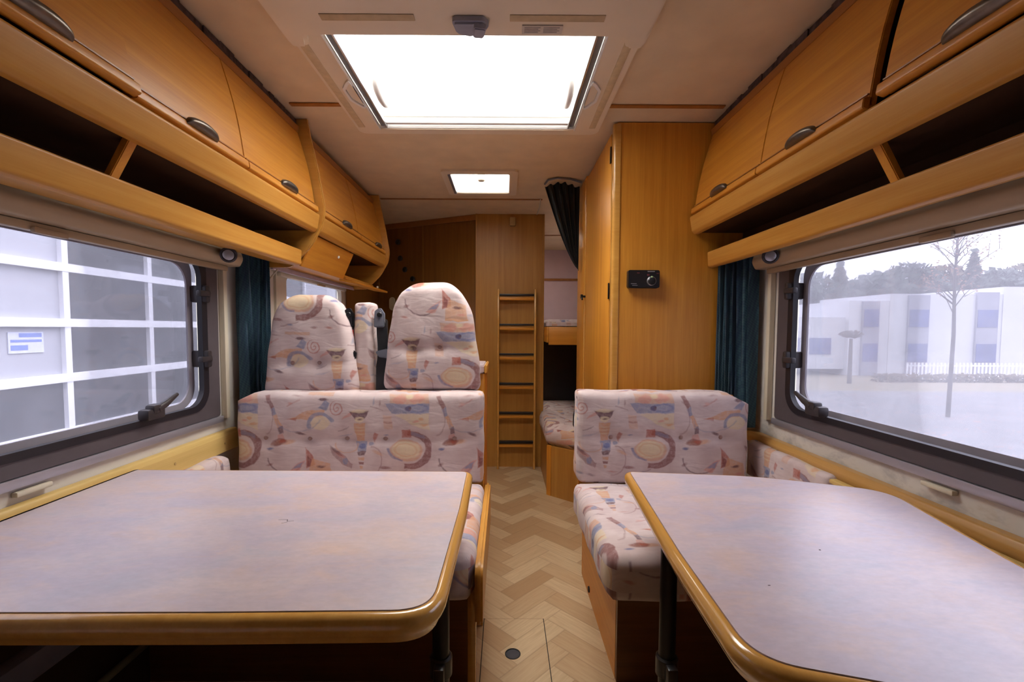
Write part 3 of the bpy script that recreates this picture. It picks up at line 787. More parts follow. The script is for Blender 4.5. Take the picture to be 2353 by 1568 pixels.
def divider(s, y0, y1, parent):
    pr = rpoly([(s*.834, CZ-.002), (s*.824, 1.90), (s*.790, 1.74), (s*.764, 1.59), (s*.774, 1.52), (s*.826, 1.43), (s*.915, 1.340), (s*.95, 1.340), (s*(abs(WL)-.003), 1.340), (s*(abs(WL)-.003), CZ-.002)], [0, .1, .2, .12, .1, .2, .03, 0, 0, 0], 6)
    bm = NB(); prism(bm, pr, y0, y1, 'xz', bev=.004)
    return link('end_panel', bm, EDGEX, parent, 40)
lc = overhead(-1, 'long beech overhead cupboard above the left window, first door slightly ajar', .05, 1.955, [.10, .57, 1.0, 1.43, 1.953], {1: math.radians(2.2)}, [1.03])
divider(-1, 1.958, 1.976, lc)
rc_ = overhead(1, 'long beech overhead cupboard above the right window, ending at the wardrobe', .05, 1.962, [.10, .57, (.984, 1.028), 1.46, 1.958], {1: math.radians(1.8)}, [1.03])
# the dark gap between two doors of the right unit is a dark sheet behind them, standing in for shade
kc = thing('overhead_cupboard', 'short beech overhead cupboard above the kitchen window with a dropped flap', 'cupboard', (-.95, 2.5, 1.35))
bm = NB(); s = -1; k0, k1 = 1.978, 3.04
box(bm, s*.80, s*1.078, k0, k1, 1.500, 1.515); box(bm, s*.885, s*1.078, k0, k1, 1.92, 1.935); box(bm, s*1.066, s*1.078, k0, k1, 1.375, 1.935)
box(bm, s*.896, s*1.066, 2.49, 2.506, 1.515, 1.92); box(bm, s*.89, s*1.066, 2.49, 2.506, 1.37, 1.50)
box(bm, s*.88, s*1.066, k0, k1, 1.36, 1.372)
link('carcass', bm, WYm, kc, 0)
bm = NB(); box(bm, s*1.0625, s*1.0655, 2.51, 3.03, 1.374, 1.498); box(bm, s*.84, s*1.062, 2.51, 3.03, 1.495, 1.499); link('recess_shade', bm, SHADEB, kc, 0)  # dark sheets deepening the open cubby in place of shade
bm = NB(); prism(bm, rpoly([(s*.795, 1.500), (s*.784, 1.563), (s*.812, 1.563), (s*.822, 1.515), (s*.822, 1.488), (s*.805, 1.488)], [.012, .009, .006, 0, 0, .008], 6), k0, k1, 'xz')
link('upper_rail', bm, EDGE, kc, 40)
bm = NB(); prism(bm, [(s*.864, CZ-.038), (s*.868, CZ-.062), (s*.892, CZ-.066), (s*.892, CZ-.030)], k0, k1, 'xz', bev=.002)
link('cornice', bm, CORN, kc, 30)
cab_door(-1, k0, 2.52, kc, hy=2.30); cab_door(-1, 2.52, k1, kc, hy=2.86)
divider(-1, 3.042, 3.058, kc)
bm = NB(); prism(bm, rpoly([(s*.822, 1.484), (s*.833, 1.486), (s*.893, 1.352), (s*.882, 1.348)], .003), k0+.01, 2.50, 'xz', bev=.003)
fl = link('flap', bm, WYm, kc, 30)
link('flap_knob', disc((s*.842, 2.32, 1.44), (1, 0, -.4), .007, .012, 12, .002), WHITEPL, fl)
bm = NB(); prism(bm, rpoly([(s*.872, 1.352), (s*.872, 1.366), (s*.892, 1.366), (s*.892, 1.352)], .005), 2.51, k1, 'xz')
link('shelf_lip', bm, EDGE, kc, 30)
bm = NB(); prism(bm, rpoly([(s*.895, 1.348), (s*.893, 1.336), (s*.800, 1.322), (s*.798, 1.334)], .003), 2.47, 3.12, 'xz', bev=.004)
fl2 = link('dropped_flap', bm, WYm, kc, 30)
link('flap_knob', disc((s*.815, 2.93, 1.345), (0, 0, 1), .007, .012, 12, .002), WHITEPL, fl2)

# ------------------------------------------------------------ blinds, spots
def blind(s, X_, y0, y1, z0, z1, label, depth=.075, guide=True, mt=None, sc=1.0):
    t = thing('roller_blind', label, 'blind', (X_, (y0+y1)/2, z0))
    d = depth
    bm = NB(); prism(bm, rpoly([(X_-s*.001, z0), (X_-s*.8*d, z0), (X_-s*d, z0+.028*sc), (X_-s*.85*d, z1-.012), (X_-s*.4*d, z1), (X_-s*.001, z1)], [0, .012, .03, .02, .01, 0], 6), y0, y1, 'xz', bev=.002)
    link('cassette', bm, mt or CASS, t, 40)
    link('hem_bar', B(X_-s*.012, X_-s*.032, y0+.03, y1-.03, z0-.020, z0-.001, bev=.003), mt or CASS, t)
    yp = (y0+y1)/2+.02
    link('pull_tab', B(X_-s*.03, X_-s*.042, 1.02, 1.10, z0-.026, z0-.012, bev=.003) if guide else B(X_-s*.03, X_-s*.04, yp-.05, yp+.05, z0-.026, z0-.014, bev=.003), BRASS if not guide else CASS, t)
    if guide:
        link('guide_channel', B(X_-s*.001, X_-s*.022, y1-.045, y1-.022, .735, z0, bev=.003), CREAM, t)
        link('guide_channel', B(X_-s*.001, X_-s*.012, y1-.021, y1-.006, .735, z0, bev=.003), CREAM, t)
        link('blind_box_end', B(X_-s*.005, X_-s*d*.7, y1, y1+.006, z0+.006, z1-.006, bev=.003), CASS, t)
    return t
blind(-1, WL, .36, 1.77, 1.315, 1.388, 'taupe roller blind cassette rolled up over the big left window')
blind(1, WR, .36, 1.78, 1.315, 1.388, 'taupe roller blind cassette rolled up over the big right window')
kb_ = blind(-1, WL, 2.12, 3.06, 1.345, 1.375, 'narrow cream roller blind rolled up over the kitchen window', .05, False, CREAM, .4)
def spot(s, X_, y, z, label):
    t = thing('reading_spotlight', label, 'spotlight', (X_, y, z))
    ax = Vector((-s*.35, -.9, -.25)).normalized(); tt = ax.orthogonal().normalized(); ss = ax.cross(tt); c = Vector((X_, y, z))
    link('housing', lathe(NB(), [(0, -.03), (.016, -.03), (.024, -.02), (.027, 0), (.027, .008), (.021, .010), (.020, .004), (0, .003)], c, ax, tt, ss, 28), DARKPL, t, 40)
    link('bezel', lathe(NB(), [(.0195, .005), (.026, .009), (.0265, .012), (.021, .013), (.0195, .010), (.0195, .005)], c, ax, tt, ss, 28), DARKPL, t, 40)
    link('lens', lathe(NB(), [(0, .004), (.0195, .004), (.018, .010), (0, .013)], c, ax, tt, ss, 24), LENSM, t, 40)
    return t
spot(-1, -.972, 1.62, 1.338, 'small round reading spotlight at the far end of the left blind cassette')
spot(1, .935, 1.62, 1.343, 'small round reading spotlight at the far end of the right blind cassette')

# ------------------------------------------------------------ curtains
def curtain(name, label, path, z0, z1, m, folds, amp, gather=None, parent=None):
    """path: list of (x,y) base line; folds along it"""
    n = folds*10; nz = 26; rd = random.Random(len(label)); ph = [rd.uniform(0, 6) for _ in range(4)]
    P = [Vector(p) for p in path]; seg = [(P[i+1]-P[i]).length for i in range(len(P)-1)]; tot = sum(seg)
    def at(t):
        d = t*tot
        for i, L_ in enumerate(seg):
            if d <= L_ or i == len(seg)-1:
                dr = (P[i+1]-P[i]).normalized(); return P[i]+dr*min(d, L_), Vector((-dr.y, dr.x))
            d -= L_
    bm = NB(); G_ = []
    for i in range(n+1):
        t = i/n; r_ = []
        for j in range(nz+1):
            v = j/nz; z = z1+(z0-z1)*v
            tt = gather(t, v) if gather else t
            p, nr = at(min(1, max(0, tt)))
            a = amp*(.55+.45*math.sin(v*2.2+ph[0]+t*3))*math.sin(2*PI*folds*t+ph[1]+.5*math.sin(3*v+ph[2]))+amp*.25*math.sin(4.4*PI*folds*t+ph[3]+v*2)
            q = p+nr*a; r_.append(bm.verts.new((q.x, q.y, z)))
        G_.append(r_)
    for i in range(n):
        for j in range(nz): bm.faces.new((G_[i][j], G_[i+1][j], G_[i+1][j+1], G_[i][j+1]))
    bmesh.ops.solidify(bm, geom=bm.faces[:], thickness=.0015)
    return link(name, bm, m, parent, 80, label=label, cat='curtain')
curtain('window_curtain', 'bunched navy blue curtain beside the left window, behind the bench', [(-1.035, 1.79), (-1.03, 1.88), (-1.0, 1.945)], .69, 1.372, CURT, 6, .026)
curtain('window_curtain', 'bunched navy blue curtain between the right window and the wardrobe', [(.985, 1.80), (.965, 1.88), (.90, 1.945)], .69, 1.372, CURT, 6, .022)
# doorway curtain tied to the wardrobe side
dct = thing('doorway_curtain', 'dark curtain hooked back at the top of the sleeping area doorway', 'curtain', (.35, 2.8, 1.4))
n, nz = 50, 24; bm = NB(); G_ = []
for i in range(n+1):
    t = i/n; r_ = []
    for j in range(nz+1):
        v = j/nz; z = 1.935-.50*v
        w = (1-v)**.75; xl = .235+(.44-.235)*(1-w)
        x = xl+(.445-xl)*t; y = 2.74+.05*t+.020*math.sin(t*30+v)*(.3+.7*w)+.03*(1-t)*w
        if t > .75: y += 0
        r_.append(bm.verts.new((x, y, z+.03*(1-abs(2*t-1))*(1-v))))
    G_.append(r_)
for i in range(n):
    for j in range(nz): bm.faces.new((G_[i][j], G_[i+1][j], G_[i+1][j+1], G_[i][j+1]))
bmesh.ops.solidify(bm, geom=bm.faces[:], thickness=.002)
link('cloth', bm, CURTD, dct, 80)
link('track', tube(NB(), [(.235, 2.76, 1.945), (.25, 2.70, 1.95), (.30, 2.67, 1.952), (.38, 2.69, 1.952), (.45, 2.74, 1.95)], .006, 8), GREYPL, dct, 60)
link('pull_cord', tube(NB(), [(.236, 3.1, CZ-.008), (.242, 3.3, CZ-.012), (.24, 3.5, CZ-.01)], .004, 8), CREAM, dct, 60)

# ------------------------------------------------------------ wardrobe
wr = thing('wardrobe', 'tall beech wardrobe with rounded front edge behind the right bench', 'wardrobe', (.75, 2.45, 0))
bm = NB(); prism(bm, rpoly([(.475, 1.972), (WR-.002, 1.972), (WR-.002, 2.90), (.475, 2.90)], [.0, 0, 0, 0]), 0, CZ-.004, 'xy')
link('body', bm, WZ, wr, 30)
bm = NB(); prism(bm, rpoly([(.458, 1.968), (.490, 1.966), (.490, 1.975), (.476, 1.992), (.458, 2.005)], [.014, .004, 0, 0, .004], 6), 0, CZ-.010, 'xy')
link('edge_post', bm, EDGEX, wr, 40)
d = link('door', B(.457, .4745, 2.012, 2.615, .04, CZ-.035, bev=.004), WZ, wr)
link('hinge', B(.4530, .4575, 2.006, 2.020, 1.215, 1.285, bev=.001), BLKMET, d)
link('hinge', B(.4530, .4575, 2.006, 2.020, 1.80, 1.87, bev=.001), BLKMET, d)
bm = NB(); tube(bm, [(.457, 2.60, 1.268), (.440, 2.60, 1.268)], .006, 12); tube(bm, [(.442, 2.60, 1.268), (.430, 2.60, 1.268)], .012, 14); tube(bm, [(.436, 2.60, 1.268), (.436, 2.58, 1.25)], .005, 8)
link('knob', bm, BLKMET, d, 50)
bm = NB(); box(bm, .459, .4745, 2.62, 2.90, 0, CZ-.012, bev=.003); link('side_panel', bm, WZ, wr)
bm = NB(); tube(bm, [(.458, 2.618, .04), (.458, 2.618, CZ-.04)], .007, 10); link('ridge', bm, EDGEX, wr, 60)

# compact black control unit on the wardrobe
dv = thing('control_unit', 'small black control box with a silver-ringed dial on the wardrobe panel', 'control unit', (.588, 1.955, 1.258))
bm = NB(); prism(bm, rrect(.522, .655, 1.258, 1.333, .008), 1.936, 1.971, 'xz', bev=.004); link('case', bm, BLACK, dv, 40)
link('dial', lathe(NB(), [(0, 0), (.015, 0), (.017, .008), (.013, .012), (0, .010)], Vector((.618, 1.936, 1.286)), Vector((0, -1, 0)), Vector((1, 0, 0)), Vector((0, 0, 1)), 24), BLACK, dv, 40)
link('dial_ring', lathe(NB(), [(.0165, 0), (.0195, 0), (.0195, .007), (.0165, .009), (.0165, 0)], Vector((.618, 1.936, 1.286)), Vector((0, -1, 0)), Vector((1, 0, 0)), Vector((0, 0, 1)), 28), plain('satin_ring', (.32, .32, .34), .35, .6, .3, 90), dv, 40)
GRN = plain('green_mark', (.42, .62, .30), .5)
link('dial_mark', B(.614, .622, 1.9255, 1.930, 1.299, 1.306, bev=.001), GRN, dv)
GP_ = plain('grey_print', (.25, .25, .27), .5); RP_ = plain('dim_red_print', (.16, .04, .05), .5)
for a in ((.532, .556, 1.2735, 1.2765), (.538, .560, 1.2665, 1.2690), (.602, .632, 1.3245, 1.3285)): link('printing', B(a[0], a[1], 1.9345, 1.9362, a[2], a[3]), GP_, dv, 0)
for a in ((.558, .568, 1.318, 1.322), (.600, .610, 1.308, 1.316), (.640, .650, 1.317, 1.320)): link('red_mark', B(a[0], a[1], 1.9345, 1.9362, a[2], a[3]), RP_, dv, 0)

# ------------------------------------------------------------ benches
bl = thing('bench_base', 'wooden bench base with shade-darkened front under the left seat, with a rounded wooden guard board', 'bench', (-.58, 1.55, 0))
link('front_panel', B(WL+.002, -.1005, 1.34, 1.3598, 0, .375), WXD, bl, 0)
bm = NB(); box(bm, -.118, -.100, 1.36, 1.90, 0, .375); box(bm, WL+.002, -.118, 1.36, 1.90, .360, .375)
link('box', bm, WYm, bl, 0)
bm = NB(); prism(bm, rpoly([(1.125, .315), (1.125, .475), (1.78, .475), (1.78, .315)], [.02, .05, .02, .01], 6), -.0745, -.0535, 'yz', bev=.007)
link('guard_board', bm, EDGE, bl, 50)
for y_ in (1.20, 1.60): link('guard_post', B(-.0985, -.0755, y_, y_+.03, .002, .40, bev=.003), EDGEX, bl)
link('back_board', B(WL+.11, -.085, 1.815, 1.832, .375, .83, bev=.003), WX, bl)
br = thing('bench_base', 'wooden bench base under the right seat cushion beside the wardrobe', 'bench', (.68, 1.65, 0))
link('front_panel', B(.346, WR-.002, 1.34, 1.3578, 0, .375), WXD, br, 0)
bm = NB(); box(bm, .345, .363, 1.358, 1.965, 0, .375); box(bm, .363, WR-.002, 1.358, 1.965, .360, .375)
link('box', bm, WYm, br, 0)
link('corner_notch', disc((.343, 1.78, .035), (1, 0, 0), .012, .006, 14), DARKIN, br)
link('back_board', B(.30, .92, 1.815, 1.832, .375, .82, bev=.003), WX, br)

nb = thing('bench_base', 'unseen added light-blocking bench base facing the left table from the camera side', 'bench', (-.6, 0, 0))  # unseen bench, added to block bounce light under the tables
link('box', B(WL+.002, -.10, -.35, .30, 0, .375), WYm, nb, 0)
nb = thing('bench_base', 'unseen added light-blocking bench base facing the right table from the camera side', 'bench', (.68, 0, 0))  # unseen like the left one, added to block bounce light
link('box', B(.345, WR-.002, -.35, .26, 0, .375), WYm, nb, 0)
link('wall_left_shade_panel', B(WL+.0002, WL+.0018, .2, 1.34, .001, .60), SHADEB, kind='structure', smooth=0)  # dark sheet painting shade onto the wall under the left table
link('wall_right_shade_panel', B(WR-.0018, WR-.0002, .2, 1.34, .001, .60), SHADEB, kind='structure', smooth=0)  # same painted shade sheet under the right table
E1, E2, E3 = (1, 0, 0), (0, 1, 0), (0, 0, 1)
P_ = 1/622
# seats (front face = top)
cushion('seat_cushion', (-1.0, 1.12, .377), E1, E2, E3, .925, .575, .125, .034, (.05, .05, .03, .03), .006, dimples=[(.62, .30, .006, .03)], uvo=(-.29, 1.63), seed=1,
        label='patterned seat cushion on the left bench, partly hidden by the table', cat='seat cushion')
cushion('seat_cushion', (.262, 1.12, .377), E1, E2, E3, .70, .585, .125, .034, (.05, .03, .03, .03), .006, dimples=(), uvo=(-.023, 1.705), seed=2,
        label='patterned seat cushion on the right bench with its lower front in shade', cat='seat cushion')
cushion('seat_cushion', (-1.06, -.33, .377), E1, E2, E3, .96, .66, .125, .034, (.05, .05, .03, .03), .006, seed=11,  # unseen cushions, added with the near benches to block light
        label='unseen added light-blocking patterned seat cushion on the camera side of the left table', cat='seat cushion')
cushion('seat_cushion', (.262, -.33, .377), E1, E2, E3, .75, .60, .125, .034, (.05, .03, .03, .03), .006, seed=12,
        label='unseen added light-blocking patterned seat cushion on the camera side of the right table', cat='seat cushion')
def cutL(u, v):
    if u < .07: v = min(v, .345-(.07-u)*.5)
    return u, v
def cutR(u, v):
    if u > .645-.075: v = min(v, .345-(u-.57)*.55)
    return u, v
MB = lambda xs, z: [(x, z, .011, .028) for x in xs]
cushion('backrest_cushion', (-1.005, 1.80, .496), E1, E3, (0, -1, 0), .925, .345, .115, .026, (.02, .02, .02, .03), .010,
        dimples=MB([(605-537)*P_, (708-537)*P_, (795-537)*P_, (885-537)*P_, (1045-537)*P_], .172), creases=[(.172, .007, .018)], uvo=(-.908, .842), cut=cutL, seed=3,
        label='wide patterned backrest cushion of the left bench with five buttons', cat='backrest')
cushion('backrest_cushion', (.275, 1.80, .496), E1, E3, (0, -1, 0), .645, .350, .115, .026, (.03, .02, .05, .02), .010,
        dimples=MB([(1408-1330)*P_, (1572-1330)*P_, (1665-1330)*P_], .182), creases=[(.182, .006, .018)], uvo=(.003, .847), cut=cutR, seed=4,
        label='patterned backrest cushion of the right bench in front of the wardrobe', cat='backrest')
P2 = 1/598
def tap(lo, hi, pw=1.6): return lambda t: lo+(hi-lo)*max(0, t)**pw
tl = lambda t: 1-.30*max(0, t)**1.3
cushion('headrest', (-.947, 1.86, .818), E1, E3, (0, -1, 0), .375, .395, .10, .040, (.035, .035, .13, .13), .012,
        dimples=[((668-597)*P2, .127, .014, .03), ((735-597)*P2, .130, .014, .03)], creases=[(.128, .008, .02)], uvo=(-1.018, 1.067), taper=tl, seed=5,
        label='lower patterned headrest on the left, beside the curtain', cat='headrest', group=None)
cushion('headrest', (-.478, 1.86, .836), E1, E3, (0, -1, 0), .385, .425, .10, .040, (.03, .03, .13, .13), .012,
        dimples=[((953-880)*P2, .168, .015, .03), ((1017-880)*P2, .172, .015, .03)], creases=[(.17, .009, .02)], uvo=(-.729, 1.109), taper=lambda t: 1-.30*max(0, t)**1.4, seed=6,
        label='taller patterned headrest on the right, next to the aisle', cat='headrest')
# side cushions against the walls
cushion('side_cushion', (WR-.012, 1.80, .50), (0, -1, 0), E3, (-1, 0, 0), .46, .145, .05, .018, (.02, .02, .02, .02), .004, uvo=(-2.02, .76), seed=7,
        label='small patterned side cushion against the right wall under the rail', cat='side cushion')
cushion('side_cushion', (WL+.012, 1.24, .50), (0, 1, 0), E3, (1, 0, 0), .44, .115, .05, .018, (.02, .05, .05, .02), .004, uvo=(.9, .72), seed=8,
        label='small patterned side cushion against the left wall under the rail', cat='side cushion')

# belt post between the headrests
sb = thing('belt_post', 'narrow fabric-covered post between the headrests with black seat belts on both sides', 'belt post', (-.54, 1.86, .80))
cushion('cover', (-.598, 1.90, .822), E1, E3, (0, -1, 0), .074, .362, .10, .022, (.01, .01, .018, .018), .004, wob=.0022, uvo=(-.80, 1.20), parent=sb, seed=9)
link('inner_column', B(-.63, -.485, 1.87, 1.905, .80, 1.12, bev=.01), BLACK, sb)
for s, xo in ((-1, -.618), (1, -.497)):
    bm = NB(); prism(bm, rpoly([(xo-.022, 1.085), (xo-.016, 1.15), (xo+.004, 1.165), (xo+.020, 1.14), (xo+.022, 1.085)], .01), 1.797, 1.824, 'xz', bev=.005)
    gd = link('belt_guide', bm, GREYPL if s > 0 else BLACK, sb, 50)
    link('guide_slot', disc((xo+.004, 1.796, 1.135), (0, 1, 0), .010, .01, 16, .002), BLACK, gd)
    bm = NB()
    pts = [(xo-.002, 1.12), (xo+s*.010, 1.08), (xo+s*.014, .98), (xo+s*.006, .93), (xo+s*.004, .82)]
    for i in range(len(pts)-1):
        (x_, z_), (x2, z2) = pts[i], pts[i+1]
        prism(bm, [(x_-.020, z_), (x_+.020, z_), (x2+.020, z2), (x2-.020, z2)], 1.806, 1.809, 'xz')
    link('belt', bm, BELT, sb, 0)
link('red_belt_edge', B(-.604, -.5985, 1.803, 1.8055, .97, 1.075), REDW, sb, 0)
bm = NB(); prism(bm, rpoly([(-.512, .990), (-.47, 1.0), (-.418, .994), (-.425, .978), (-.452, .962), (-.495, .968)], .008), 1.787, 1.805, 'xz', bev=.004)
bk = link('buckle', bm, GREYPL, sb, 50)
bm = ring(NB(), [(-.445, .972), (-.425, .978), (-.395, .925), (-.412, .917)], [(-.438, .966), (-.427, .970), (-.406, .932), (-.412, .928)], 1.790, 1.793, 'xz'); link('buckle_tongue', bm, ALU, bk, 30)
bm = NB(); prism(bm, rpoly([(-.632, .98), (-.60, 1.0), (-.585, .985), (-.59, .955), (-.62, .952)], .008), 1.785, 1.805, 'xz', bev=.004)
link('buckle', bm, BLACK, sb, 50)

# ------------------------------------------------------------ tables
def table(label, outer, radii, zt, leg_xy, clamp_z, sd, foot=True):
    cx = sum(p[0] for p in outer)/len(outer); cy = sum(p[1] for p in outer)/len(outer)
    t = thing('dining_table', label, 'table', (cx, cy, 0))
    pts = rpoly(outer, radii, 10)
    N = len(pts)
    ar = sum(pts[i][0]*pts[(i+1) % N][1]-pts[(i+1) % N][0]*pts[i][1] for i in range(N)); sg = 1 if ar > 0 else -1
    nor = []
    for i in range(N):
        a, q = Vector(pts[i-1]), Vector(pts[(i+1) % N]); d_ = (q-a).normalized(); nor.append(Vector((d_.y, -d_.x))*sg)
    def off(k): return [(pts[i][0]-nor[i].x*k, pts[i][1]-nor[i].y*k) for i in range(N)]
    bm = NB(); prism(bm, off(.017), zt-.006, zt+.0010, 'xy'); top = link('tabletop', bm, LAM, t, 20)
    # edge band: bullnose swept round the outline
    prof = [(.018, 0), (.0172, -.003), (.016, -.0005), (.012, .0000), (.006, -.002), (.0015, -.007), (0, -.014), (.0005, -.022), (.004, -.030), (.010, -.036), (.012, -.044), (.020, -.046), (.040, -.046), (.040, -.006)]
    bm = NB(); rings = []
    for (k, dz) in prof:
        o_ = off(k); rings.append([bm.verts.new((x_, y_, zt+dz)) for x_, y_ in o_])
    for a in range(len(prof)):
        b_ = (a+1) % len(prof)
        for i in range(N): bm.faces.new((rings[a][i], rings[a][(i+1) % N], rings[b_][(i+1) % N], rings[b_][i]))
    bmesh.ops.recalc_face_normals(bm, faces=bm.faces[:])
    link('edge_band', bm, EDGEM, t, 50)
    bm = NB(); prism(bm, off(.038), zt-.030, zt-.0065, 'xy'); link('core_board', bm, WX, t, 20)
    lx, ly = leg_xy
    lg = link('leg', tube(NB(), [(lx, ly, .012), (lx, ly, zt-.03)], .0195, 20), BLKMET, t, 60)
    link('leg_clamp', disc((lx, ly, clamp_z), (0, 0, 1), .026, .05, 20, .004), BLACK, lg)
    link('clamp_lever', B(lx-.012, lx+.012, ly-.045, ly-.02, clamp_z-.035, clamp_z+.02, bev=.004), BLACK, lg)
    link('foot', disc((lx, ly, .008), (0, 0, 1), .07, .014, 28, .004), BLACK, lg)
    link('top_bracket', B(lx-.03, lx+.03, ly-.05, ly+.05, zt-.052, zt-.031, bev=.006), BLACK, t)
    return t
EDGEM = wood('table_edge_beech', 1, (.66, .36, .09), (.55, .27, .055), .20, .6)
tL = table('broad mottled lilac table with rounded wooden edge in front of the left bench', [(-1.048, 1.278), (-.088, 1.272), (-.083, 1.0), (-.088, .612), (-.41, .605), (-1.048, .600)], [.01, .035, 1.0, .075, .5, .01], .68, (-.145, 1.02), .30, 1)
tR = table('angled mottled lilac table with rounded wooden edge in front of the right bench',
           [(.338, 1.278), (.69, 1.240), (.975, 1.125), (.893, .757), (.85, .36), (.29, .52), (.300, .80)], [.03, .6, .10, .8, .03, .085, .9], .68, (.395, 1.06), .27, 2)
# scratches on the left table and small chips on the right one
bm = NB()
for (x0, y0, x1, y1) in ((-.470, .930, -.452, .932), (-.452, .932, -.448, .922), (-.448, .922, -.436, .926), (-.456, .914, -.446, .918)):
    d_ = Vector((x1-x0, y1-y0, 0)); n_ = Vector((-d_.y, d_.x, 0)).normalized()*.0006
    q = [Vector((x0, y0, .6812))+n_, Vector((x1, y1, .6812))+n_, Vector((x1, y1, .6812))-n_, Vector((x0, y0, .6812))-n_]
    bm.faces.new([bm.verts.new(v) for v in q])
link('scratch', bm, DARKIN, tL, 0)
for a in ((.5735, .5765, .806, .8085), (.4135, .4175, .691, .6922)):
    bm = NB(); prism(bm, rrect(*a, .0005), .6811, .6814, 'xy'); link('chip', bm, DARKIN, tR, 0)

# ledge rails on the walls
bm = NB(); prism(bm, rpoly([(WL+.002, .612), (WL+.026, .612), (WL+.026, .672), (WL+.020, .690), (WL+.002, .690)], [0, .003, .004, .01, 0]), .35, 1.785, 'xz')
lr = link('wall_ledge_rail', bm, PALE, None, 30, label='pale yellow wooden board fixed along the left wall below the window', cat='rail')
for yy in (1.44, 1.70): link('screw', disc((WL+.0265, yy, .645), (1, 0, 0), .004, .002, 10), BRASS, lr)
bm = NB(); prism(bm, rpoly([(WR-.002, .628), (WR-.030, .628), (WR-.036, .655), (WR-.026, .672), (WR-.002, .672)], [0, .008, .012, .010, 0], 6), .35, 1.855, 'xz')
rr_ = link('wall_ledge_rail', bm, RAILW, None, 40, label='rounded orange wooden rail running along the right wall under the window', cat='rail')
for yy in (1.10, 1.55): link('screw', disc((WR-.034, yy, .645), (1, 0, 0), .004, .003, 10), BRASS, rr_)
bm = NB(); prism(bm, rpoly([(WR-.037, .626), (WR-.060, .626), (WR-.060, .638), (WR-.037, .638)], .002), .30, 1.335, 'xz', bev=.001)
link('thin_batten', bm, PALE, None, 30, label='thin pale yellow batten just below the right wall rail', cat='batten')
for X_, y, s, nm in ((WR, 1.05, 1, 'right'), (WL, 1.02, -1, 'left')):
    link('blind_catch', B(X_-s*.001, X_-s*.016, y-.04, y+.04, .706, .718, bev=.003), CREAM, None, 30, label='small cream plastic blind catch on the %s wall below the window sill' % nm, cat='catch')
link('wall_duct', B(WL+.002, WL+.045, .3, 1.335, .30, .36, bev=.004), plain('duct_grey', (.16, .16, .17), .5), None, 30, label='grey duct running low along the left wall beneath the table', cat='duct')
link('wall_pipe', tube(NB(), [(WL+.05, .3, .17), (WL+.05, 1.335, .17)], .010, 10), OLIVE, None, 60, label='thin dark olive pipe low on the left wall beneath the table', cat='pipe')

# ------------------------------------------------------------ kitchen
kt = thing('kitchen_unit', 'kitchen unit behind the left bench with a lilac worktop', 'kitchen unit', (-.58, 2.6, 0))
bm = NB(); prism(bm, rpoly([(WL+.014, 1.99), (-.086, 1.99), (-.086, 2.25), (-.46, 2.27), (-.46, 3.36), (WL+.014, 3.36)], [0, .02, .01, 0, 0, 0]), 0, .885, 'xy')
link('cabinet', bm, WZ, kt, 30)
bm = NB(); prism(bm, rpoly([(WL+.014, 1.96), (-.088, 1.96), (-.088, 2.27), (-.44, 2.29), (-.44, 3.38), (WL+.014, 3.38)], [0, .05, .03, .02, .02, 0], 8), .887, .922, 'xy', bev=.005)
link('worktop', bm, LAM, kt, 40)
bm = NB(); prism(bm, rpoly([(-.090, 1.99), (-.078, 1.99), (-.078, 2.262), (-.090, 2.262)], [.002, .006, .004, 0]), .886, .921, 'xy', bev=.003)
link('worktop_edge', bm, EDGE, kt, 40)
for y_ in (2.30, 2.83): link('door', B(-.459, -.445, y_, y_+.52, .06, .86, bev=.004), WZ, kt)
bm = NB()
prism(bm, rrect(-.03, .03, -.055, .055, .0299, 8), 0, .008, 'xy', bev=.002)
Rm = Matrix.Translation((-.945, 3.845, 1.29)) @ Matrix.Rotation(math.atan2(.39, -.858)+PI, 4, 'Z') @ Matrix.Rotation(PI/2, 4, 'X')
for v in bm.verts: v.co = Rm @ v.co
link('oval_mirror', bm, plain('mirror_cream', (.62, .52, .33), .3, 0, .05), None, 40, label='small cream oval plate on the dark bathroom panel behind the seats', cat='plate')
# coat hooks
for i, (x, z) in enumerate(((-.893, 1.80), (-.873, 1.665), (-.83, 1.57), (-.76, 1.49))):
    y = 3.54+(3.93-3.54)*((-.221-x)/.858)-.012
    bm = disc((x, y, z), (-.41, -.91, 0), .022, .018, 16, .004); bmesh.ops.translate(bm, verts=bm.verts, vec=(0, -.004, 0))
    nm = ['topmost of the four dark hooks on the bathroom panel', 'second dark hook from the top on the bathroom panel', 'third dark hook from the top on the bathroom panel', 'lowest of the four dark hooks on the bathroom panel'][i]
    link('coat_hook', bm, BLACK, None, 40, label=nm, cat='hook', group='dark coat hooks on the bathroom panel')

# ------------------------------------------------------------ ladder
ld = thing('ladder', 'slim wooden bunk ladder with six black-topped rungs against the partition', 'ladder', (.09, 3.47, 0))
for x in (-.058, .222):
    link('side_rail', B(x, x+.016, 3.455, 3.495, .001, 1.385, bev=.004), EDGEM, ld)
for i in range(6):
    z = .21+i*.2255
    rg = link('rung', B(-.041, .221, 3.462, 3.492, z-.038, z-.014, bev=.004), WX, ld)
    link('rung_pad', B(-.041, .221, 3.452, 3.490, z-.006, z+.010, bev=.003), BLACK, rg)
lt = link('ladder_catch', B(.035, .078, 3.495, 3.529, 1.865, 1.93, bev=.006), BRASS, None, 30, label='small tan catch block near the top of the bathroom partition', cat='catch')

